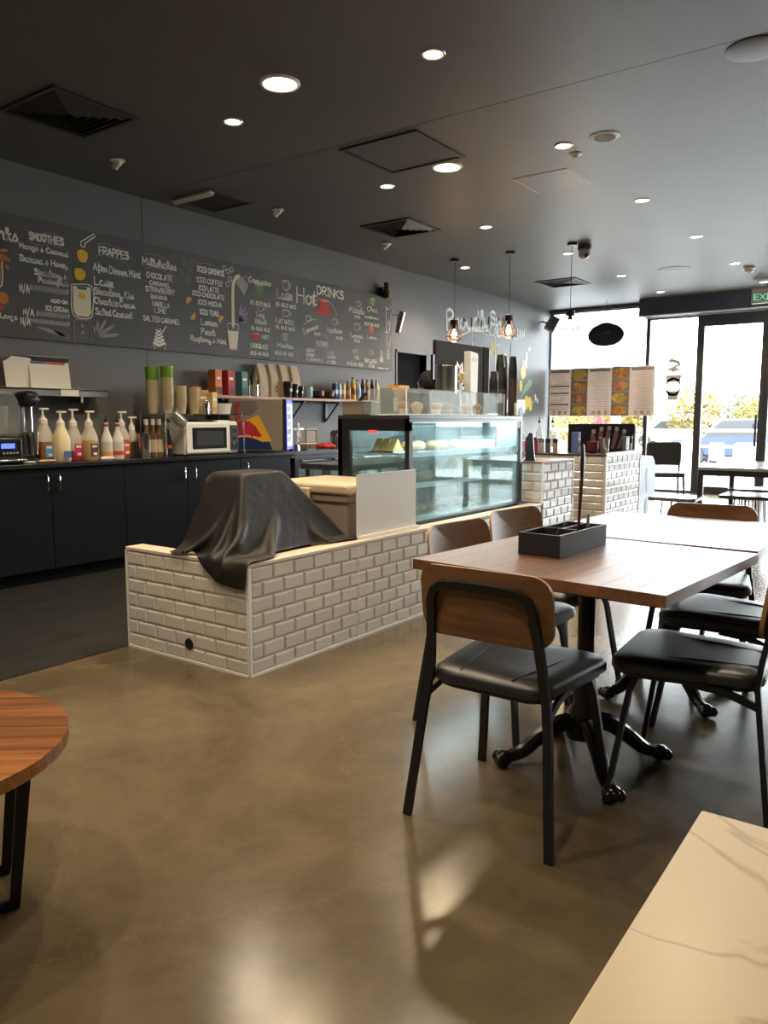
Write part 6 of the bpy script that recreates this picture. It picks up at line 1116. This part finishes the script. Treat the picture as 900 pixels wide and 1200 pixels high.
for i, (y, c1) in enumerate(((3.34,(.50,.46,.42)),(3.27,(.10,.10,.11)),(3.19,(.42,.26,.12)))):
    t = thing('spice_shaker', ('steel shaker beside the red dispensers','dark shaker between the steel and the amber one','amber shaker left of the blue carton')[i], 'shaker', (7.42,y,KZ)); MB().lathe([(.001,0),(.026,0),(.026,.12),(.02,.14),(.001,.145)], n=14).build('body', paint('shaker_%d'%i, c1, .3), t); MB().lathe([(.027,.10),(.027,.14),(.001,.148)], n=14).build('lid', M_CHROME if i == 0 else M_PLAST, t)
carton(7.44,2.98,KZ,.07,.07,.21,((.10,.14,.36),(.5,.5,.62),(.62,.60,.55)),'blue and white drink carton on the far counter')
t = thing('photo_panel', 'black display panel printed with five hands holding treats', 'panel', (7.885,2.86,KZ), -.48)
B(-.43,.43,.0,.05,0,.29).build('panel', paint('panel_charcoal_print',(.014,.015,.020),.85,spec=.1), t, bevel=.004)
HM = mat('hand_print',(.17,.055,.04),.6)
for k in range(5):
    x = -.15+k*.105; z = .14+.05*math.sin(PI*(k+.5)/5); MB().prism([(x*.75-.025,.03),(x*.75+.025,.03),(x+.03,z),(x+.02,z+.03),(x-.02,z+.03),(x-.03,z)], -.002,0,'xz').build('hand_picture', HM, t); MB().prism(rrect(.048,.045,.012,3,x+.01,z+.055), -.003,0,'xz').build('treat_picture', mat('treat_print',(.34,.24,.20),.6), t)
for i, (x, y, lab) in enumerate(((7.52,2.84,'dark red stacked bowls left of the steel jug'),)):
    t = thing('bowl_stack', lab, 'bowls', (x,y,KZ))
    me = MB().lathe([(.03,0),(.06,.03),(.062,.045),(.058,.045),(.028,.008),(.001,.008)], n=18).mesh('bowl', paint('dark_red_bowl',(.12,.02,.03),.3))
    for k in range(5): linked('bowl', me, t, (0,0,k*.018))
t = thing('steel_jug', 'tall steel milk jug near the edge of the far counter', 'jug', (7.47,2.70,KZ)); MB().lathe([(.038,0),(.042,.02),(.05,.15),(.053,.155),(.047,.155),(.038,.02),(.001,.01)], n=20).build('body', M_STEEL, t); MB().tube([(.05,0,.13),(.085,0,.12),(.08,0,.05),(.046,0,.03)], .005, 6).build('handle', M_STEEL, t)
t = thing('juice_tap', 'chrome tap and small machine at the right of the black photo panel', 'tap', (8.03,2.665,KZ)); B(-.06,.06,-.01,.03,0,.16).build('body', paint('tap_grey',(.10,.11,.12),.3), t, bevel=.006); MB().tube([(.10,-.02,0),(.10,-.02,.15),(.08,-.03,.17),(.05,-.04,.15)], .010, 8).build('spout', M_CHROME, t); MB().tube([(.02,-.03,0),(.02,-.035,.09)], .008, 6).build('lever', M_CHROME, t); B(-.05,.03,-.013,-.010,.09,.145).build('display', paint('tap_display',(.25,.26,.27)), t)
t = thing('white_cup_pile', 'pile of white takeaway tubs on the blue arched freezer', 'cup stack', (8.42,2.76,.833))
me = MB().lathe([(.05,0),(.065,.06),(.07,.062),(.062,.065),(.047,.006),(.001,.006)], n=18).mesh('tub', M_WHITE)
for k in range(11): linked('tub', me, t, (0,0,k*.026))
for dx in (.0,):
    MB().lathe([(.02,.34),(.035,.36),(.02,.39),(.001,.4)], n=12).build('yellow_top', paint('yellow_pom',(.75,.55,.08)), t)
# blue ice cream freezer with curved top at the end of the counter
t = thing('ice_cream_freezer', 'light blue arched ice cream freezer with cone pictures at the counter end', 'freezer', (8.325,2.62,0)); fw_, fd_ = .58, .36
prof = [(0,.02),(fw_,.02),(fw_,.66)]+arc(fw_-.16,.66,.16,0,PI/2,8)[1:]+[(0,.82)]
def bluemat():
    m = bpy.data.materials.new('freezer_blue_print'); m.use_nodes = True; N, L = m.node_tree.nodes, m.node_tree.links
    tc = N.new('ShaderNodeTexCoord'); n_ = N.new('ShaderNodeTexNoise'); n_.inputs['Scale'].default_value = 3.2; n_.inputs['Detail'].default_value = 3
    rp = N.new('ShaderNodeValToRGB'); e = rp.color_ramp.elements; e[0].position = .38; e[0].color = (.012,.060,.18,1); e[1].position = .62; e[1].color = (.075,.14,.21,1)
    L.new(tc.outputs['Object'], n_.inputs['Vector']); L.new(n_.outputs[0], rp.inputs[0]); L.new(rp.outputs[0], N['Principled BSDF'].inputs['Base Color']); N['Principled BSDF'].inputs['Roughness'].default_value = .3; return m
MB().prism(prof, 0, fd_, 'xz').build('cabinet', bluemat(), t, bevel=.006); MB().prism([(0,.825)]+[(x,z+.006) for x,z in prof[-2:2:-1]]+[(fw_-.05,.70),(0,.80)], .02, fd_-.02, 'xz').build('lid', paint('salmon_lid',(.30,.12,.08),.5), t)
for z in (.58,.24):
    MB().prism([(fw_*.5-.05,z-.02),(fw_*.5+.05,z-.02),(fw_*.5,z-.15)], -.002,0,'xz').build('cone_picture', paint('cone_tan',(.30,.19,.10)), t); MB().prism(ell(fw_*.5,z+.02,.065,.06,16), -.0025,0,'xz').build('scoop_picture', paint('scoop_pink',(.36,.20,.16)), t); MB().prism(ell(fw_*.5,z+.075,.04,.04,14), -.003,0,'xz').build('scoop_picture', paint('scoop_cream',(.42,.34,.26)), t)

# ================================================================== CHAIRS
def make_chair():
    t = thing('dining_chair', '', 'chair', group='dining chairs around the timber table')
    # seat pad: rounded trapezoid with crowned top
    def outline(k, n=7):
        pts = []
        for (cx_, cy_, a0, r) in ((.165,.155,0,.075),(-.135,.125,PI/2,.07),(-.135,-.125,PI,.07),(.165,-.155,1.5*PI,.075)):
            pts += [(cx_*k+r*k*math.cos(a0+PI/2*i/n), cy_*k+r*k*math.sin(a0+PI/2*i/n)) for i in range(n+1)]
        return pts
    rings = [(.93,.428),(1.0,.436),(1.005,.452),(.985,.466),(.93,.474),(.72,.4785),(.4,.4765)]
    vs = []; fs = []; m = len(outline(1))
    for k, z in rings: vs += [(x,y,z) for x,y in outline(k)]
    for q in range(len(rings)-1): fs += [(q*m+i,q*m+(i+1)%m,(q+1)*m+(i+1)%m,(q+1)*m+i) for i in range(m)]
    vs.append((0,0,.4755)); fs += [tuple(range(m))[::-1]]+[((len(rings)-1)*m+i,(len(rings)-1)*m+(i+1)%m,len(vs)-1) for i in range(m)]
    st = MB().add(vs, fs).build('seat', M_LEATHER, t, ang=50)
    for s in (-1,1): MB().tube([(-.19,s*.085,.4765),(-.02,s*.115,.4788),(.21,s*.150,.4715)], .0022, 5).build('seam', M_PLAST, st)
    MB().tube([(x*.9,y*.9,.425) for x,y in outline(1)], .009, 6, closed=True).build('seat_frame', M_BLACK, t)
    # rear legs, posts and the hoop behind the backrest
    for s in (-1,1):
        MB().tube([(-.192,s*.192,.445),(-.205,s*.205,.34),(-.248,s*.236,.0)], 1, sec=(.026,.016), up=(1,0,0)).build('leg', M_BLACK, t)
        MB().tube([(.150,s*.175,.43),(.175,s*.190,.36),(.228,s*.232,.0)], 1, sec=(.026,.016), up=(1,0,0)).build('leg', M_BLACK, t)
        MB().tube([(-.20,s*.20,.385),(-.10,s*.19,.415),(.0,s*.185,.42)], 1, sec=(.014,.022)).build('side_brace', M_BLACK, t)
    hoop = [(-.190,.190,.43),(-.200,.182,.52),(-.216,.172,.62),(-.232,.164,.69),(-.238,.150,.725),(-.243,.125,.742),(-.247,.06,.748)]
    hoop = hoop+[(-.248,0,.749)]+[(x,-y,z) for x,y,z in hoop[::-1]]
    MB().tube([Vector((*p,)) for p in hoop], 1, sec=(.016,.026), up=(0,1,0)).build('back_frame', M_BLACK, t)
    # curved plywood backrest
    def shell(off, k=1.0):
        return [(-.222-.10*(v-.69)+off+.55*u*u, u, v) for u, v in rrect(.425*k,.215*k,.060*k,6,0,.69)]
    n = 28; out = rrect(.425,.215,.060,6,0,.69); m = len(out); grid = []
    def sx(u, v): return -.236-.13*(v-.69)+.62*u*u
    rings = [1,.86,.66,.44,.22,.06]
    def cap(off): return [(sx(u*k, .69+(v-.69)*k)+off, u*k, .69+(v-.69)*k) for k in rings for u, v in out]
    def fc(o_): return [(o_+q*m+i,o_+q*m+(i+1)%m,o_+(q+1)*m+(i+1)%m,o_+(q+1)*m+i) for q in range(len(rings)-1) for i in range(m)]+[tuple(o_+(len(rings)-1)*m+i for i in range(m))]
    A, Bk = cap(.012), cap(0)
    bk = MB().add(A+Bk, fc(0)+fc(len(A))).build('backrest', M_PLY, t, ang=50)
    MB().add([A[i] for i in range(m)]+[Bk[i] for i in range(m)], [(i,(i+1)%m,m+(i+1)%m,m+i) for i in range(m)]).build('ply_edge', M_PLYEDGE, bk)
    for s in (-1,1): MB().lathe([(.001,0),(.006,0),(.005,.003),(.001,.003)], (sx(s*.15,.66)-.014,s*.155,.66), 8, Matrix.Rotation(-PI/2,3,'Y')).build('screw', M_BLACK, bk)
    return t
ch = make_chair()
chairs = [((2.148,1.04,0), 0.0, 'nearest dining chair, its plywood back turned to the camera'),
          ((2.765,1.405,0), -PI/2-.10, 'dining chair on the counter side of the table, left one of two'),
          ((3.34,1.43,0), -PI/2-.14, 'dining chair on the counter side of the table, right one of two'),
          ((3.90,.90,0), PI+.10, 'dining chair at the far end of the table, only its brown back showing'),
          ((2.588,.592,0), PI/2+.06, 'dining chair on the right of the table, nearest the marble top'),
          ((3.26,.625,0), PI/2-.08, 'dining chair on the right of the table, farther back')]
for i, (l_, r, lab) in enumerate(chairs):
    q = ch if i == 0 else dup(ch, l_, r); q.location = l_; q.rotation_euler = (0,0,r); q['label'] = lab

# ================================================================== TABLES
def dining_table(loc, rz, label, w=.87, d=.87, foot=PI/4):
    t = thing('dining_table', label, 'table', loc, rz, group='timber dining tables with cast iron bases'); n = 9; pw = d/n
    for k in range(n): B(-w/2,w/2,-d/2+k*pw+.0002,-d/2+(k+1)*pw-.0002,.715,.750).build('plank', M_TABLE, t, bevel=.0007)
    B(-w/2+.03,w/2-.03,-d/2+.03,d/2-.03,.705,.715).build('under_frame', M_BLACK, t)
    sp_ = MB()
    for k in range(4): a = PI/4+k*PI/2; sp_.tube([(0,0,.675),(.33*math.cos(a),.33*math.sin(a),.695)], [1,.6], sec=(.05,.03))
    sp_.build('top_spider', M_IRON, t)
    MB().lathe([(.001,.10),(.062,.10),(.066,.13),(.045,.16),(.052,.19),(.036,.23),(.044,.27),(.040,.30),(.030,.33),(.030,.62),(.038,.64),(.034,.66),(.05,.68),(.001,.69)], n=20).build('column', M_IRON, t)
    MB().lathe([(.03,.335),(.040,.345),(.030,.36)], n=20, cap=False).build('collar', M_IRON, t)
    for k in range(4):
        a = foot+k*PI/2; c_, s_ = math.cos(a), math.sin(a)
        pts = smooth_pts([(.03,.15),(.09,.145),(.16,.10),(.22,.05),(.27,.032)], 4)
        f_ = MB().tube([(p[0]*c_,p[0]*s_,p[1]) for p in pts], [.034-.012*i/(len(pts)-1) for i in range(len(pts))], 10).build('foot', M_IRON, t)
        cl = MB(); cl.sphere((.285*c_,.285*s_,.028), .030, 12, 8, (1.1,1.1,.93))
        for j in (-.45,0,.45): cl.sphere((.305*c_-j*.045*s_,.305*s_+j*.045*c_,.026), .016, 8, 6, (1.2,1.2,1.3))
        cl.build('claw', M_IRON, f_)
        MB().tube([((.06+.03*i)*c_,(.06+.03*i)*s_,.176-.006*i*i*.9) for i in range(5)], .010, 6).build('scroll', M_IRON, f_)
    return t
dining_table((2.572,.972,0), -.085, 'near square timber dining table with claw foot iron base')
dining_table((3.470,.935,0), -.03, 'far square timber dining table pushed against the near one', foot=PI/4+.1)
# cutlery caddy
t = thing('cutlery_caddy', 'black wooden cutlery caddy with compartments on the dining table', 'caddy', (2.655,1.10,.7505), -.055); cw, cd, chh = .385, .16, .078
B(-cw/2,cw/2,-cd/2,cd/2,0,.008).build('base', M_PLAST, t)
for a in ((-cw/2,cw/2,-cd/2,-cd/2+.01),(-cw/2,cw/2,cd/2-.01,cd/2),(-cw/2,-cw/2+.01,-cd/2+.01,cd/2-.01),(cw/2-.01,cw/2,-cd/2+.01,cd/2-.01),(-.02,-.012,-cd/2+.01,cd/2-.01),(-.012,cw/2-.01,-.004,.004)): B(*a,.008,chh).build('side', mat('caddy_black',(.018,.019,.022),.42), t)
t = thing('wooden_spoon', 'long dark table-number spoon standing upright in the caddy', 'spoon', (2.70,1.065,.7605))
MB().tube([(0,0,0),(.006,-.002,.12),(.012,-.004,.24)], [.0055,.006,.007], 8).build('handle', wood('spoon_wood',(.05,.018,.010),(.09,.035,.02),.35,axis=2,rand=0), t); MB().sphere((.0155,-.005,.30), .075, 14, 10, (.22,.09,1.0)).build('bowl', MATS['spoon_wood'], t)
for i, (x, y, dx) in enumerate(((2.78,1.06,.02),(2.74,1.12,-.01),(2.58,1.09,.0))):
    t = thing('spoon' if i else 'knife', ('steel knife handle poking out of the right of the caddy','dark spoon lying in the middle of the caddy','steel spoon lying in the left of the caddy')[i], 'cutlery', (x,y,.7605)); MB().tube([(0,0,0),(dx,.005,.075),(dx*1.5,.008,.105 if i == 0 else .06)], [1,1,1.2], sec=(.012,.003)).build('handle', M_STEEL if i != 1 else M_PLAST, t); MB().sphere((0,0,.006), .016, 8, 6, (.8,.8,.35)).build('tip', M_STEEL, t)
# round timber table
RT = (.750,1.985); RR, RH = .392, .448
t = thing('round_table', 'low round timber table with black trapezoid legs at the left edge', 'table', (*RT,0)); n = 11; pw = 2*RR/n; PLANK = math.radians(-52+112)
for k in range(n):
    v0, v1 = -RR+k*pw+.0004, -RR+(k+1)*pw-.0004
    ys = [v0+(v1-v0)*i/6 for i in range(7)]; right = [(math.sqrt(max(0,RR*RR-y*y)), y) for y in ys]; left = [(-x,y) for x,y in right[::-1]]
    MB().prism(right+left, RH-.032, RH, 'xy').build('plank', M_ROUND, t, smooth=False).rotation_euler = (0,0,PLANK)
for s in (-1,1):
    o1 = [(s*.09,-.28,RH-.036),(s*.09,-.235,.012),(s*.09,.235,.012),(s*.09,.28,RH-.036)]
    MB().tube(o1, 1, sec=(.034,.012), up=(1,0,0)).build('leg_frame', M_BLACK, t)
    B(s*.09-.03,s*.09+.03,-.30,.30,RH-.036,RH-.032).build('mounting_plate', M_BLACK, t)
t.rotation_euler = (0,0,math.radians(-112))
# marble table at the camera
t = thing('marble_table', 'cream marble table top in the lower right corner', 'table', (.31,-.26,0)); MB().box((0,0,.735),(1.28,.935,.03)).build('tabletop', M_MARBLE, t, bevel=.003)
MB().lathe([(.001,0),(.24,0),(.24,.012),(.03,.025),(.03,.71),(.001,.71)], n=24).build('pedestal', M_BLACK, t); B(-.25,.25,-.25,.25,.705,.72).build('top_plate', M_BLACK, t)

# ================================================================== FAR SEATING BY THE SHOPFRONT
t = thing('steel_frame_table', 'long table with black square steel frame near the shopfront door', 'table', (8.19,0,0)); B(0,1.5,.75,1.985,.72,.75).build('tabletop', mat('glossy_grey_top',(.35,.34,.34),.15), t, bevel=.003)
for x in (0,1.45): B(x,x+.05,1.935,1.985,0,.72).build('leg', M_BLACK, t); B(x,x+.05,.75,.80,0,.72).build('leg', M_BLACK, t); B(x,x+.05,.80,1.935,.665,.72).build('rail', M_BLACK, t)
for y in (.75,1.935): B(.05,1.45,y,y+.05,.665,.72).build('rail', M_BLACK, t)
def stool(loc, w, d, label):
    t = thing('rod_leg_stool', label, 'stool', loc, group='low stools with thin rod legs'); MB().prism(rrect(w,d,.05,4), .415,.45,'xy').build('seat', mat('stool_grey',(.10,.10,.11),.22), t, bevel=.006)
    for sx_ in (-1,1):
        for k, oy in enumerate((-.10,0,.10)):
            MB().tube([(sx_*w*.36,sx_*0+oy*d*2,.415),(sx_*(w*.42),oy*d*2.6,0)], .007, 6).build('leg', M_BLACK, t)
stool((8.10,2.16,0), .46, .46, 'low stool with rod legs left of the steel frame table'); stool((8.75,1.60,0), .55, .50, 'low stool with rod legs beneath the steel frame table'); stool((9.6,1.72,0), .5, .46, 'low stool with rod legs at the far end of the steel frame table')
bc = thing('padded_chair', 'black padded chair standing by the cup decal window', 'chair', (10.75,3.02,0), PI+.45)
MB().prism(rrect(.44,.44,.06,4), .46,.52,'xy').build('seat', M_LEATHER, bc, bevel=.012)
mb = MB(); out = rrect(.46,.32,.05,4,0,.76); mb.prism(out, -.24,-.20,'yz'); mb.build('backrest', M_LEATHER, bc, bevel=.012)
for sx_ in (-1,1):
    for sy in (-1,1): MB().tube([(sx_*.19,sy*.19,.46),(sx_*.22,sy*.22,0)], .014, 8).build('leg', M_BLACK, bc)
    MB().tube([(-.19,sx_*.20,.46),(-.22,sx_*.21,.62)], .013, 8).build('back_post', M_BLACK, bc)
MB().tube([(.2,-.2,.2),(.2,.2,.2)], .008, 6).build('stretcher', M_BLACK, bc)
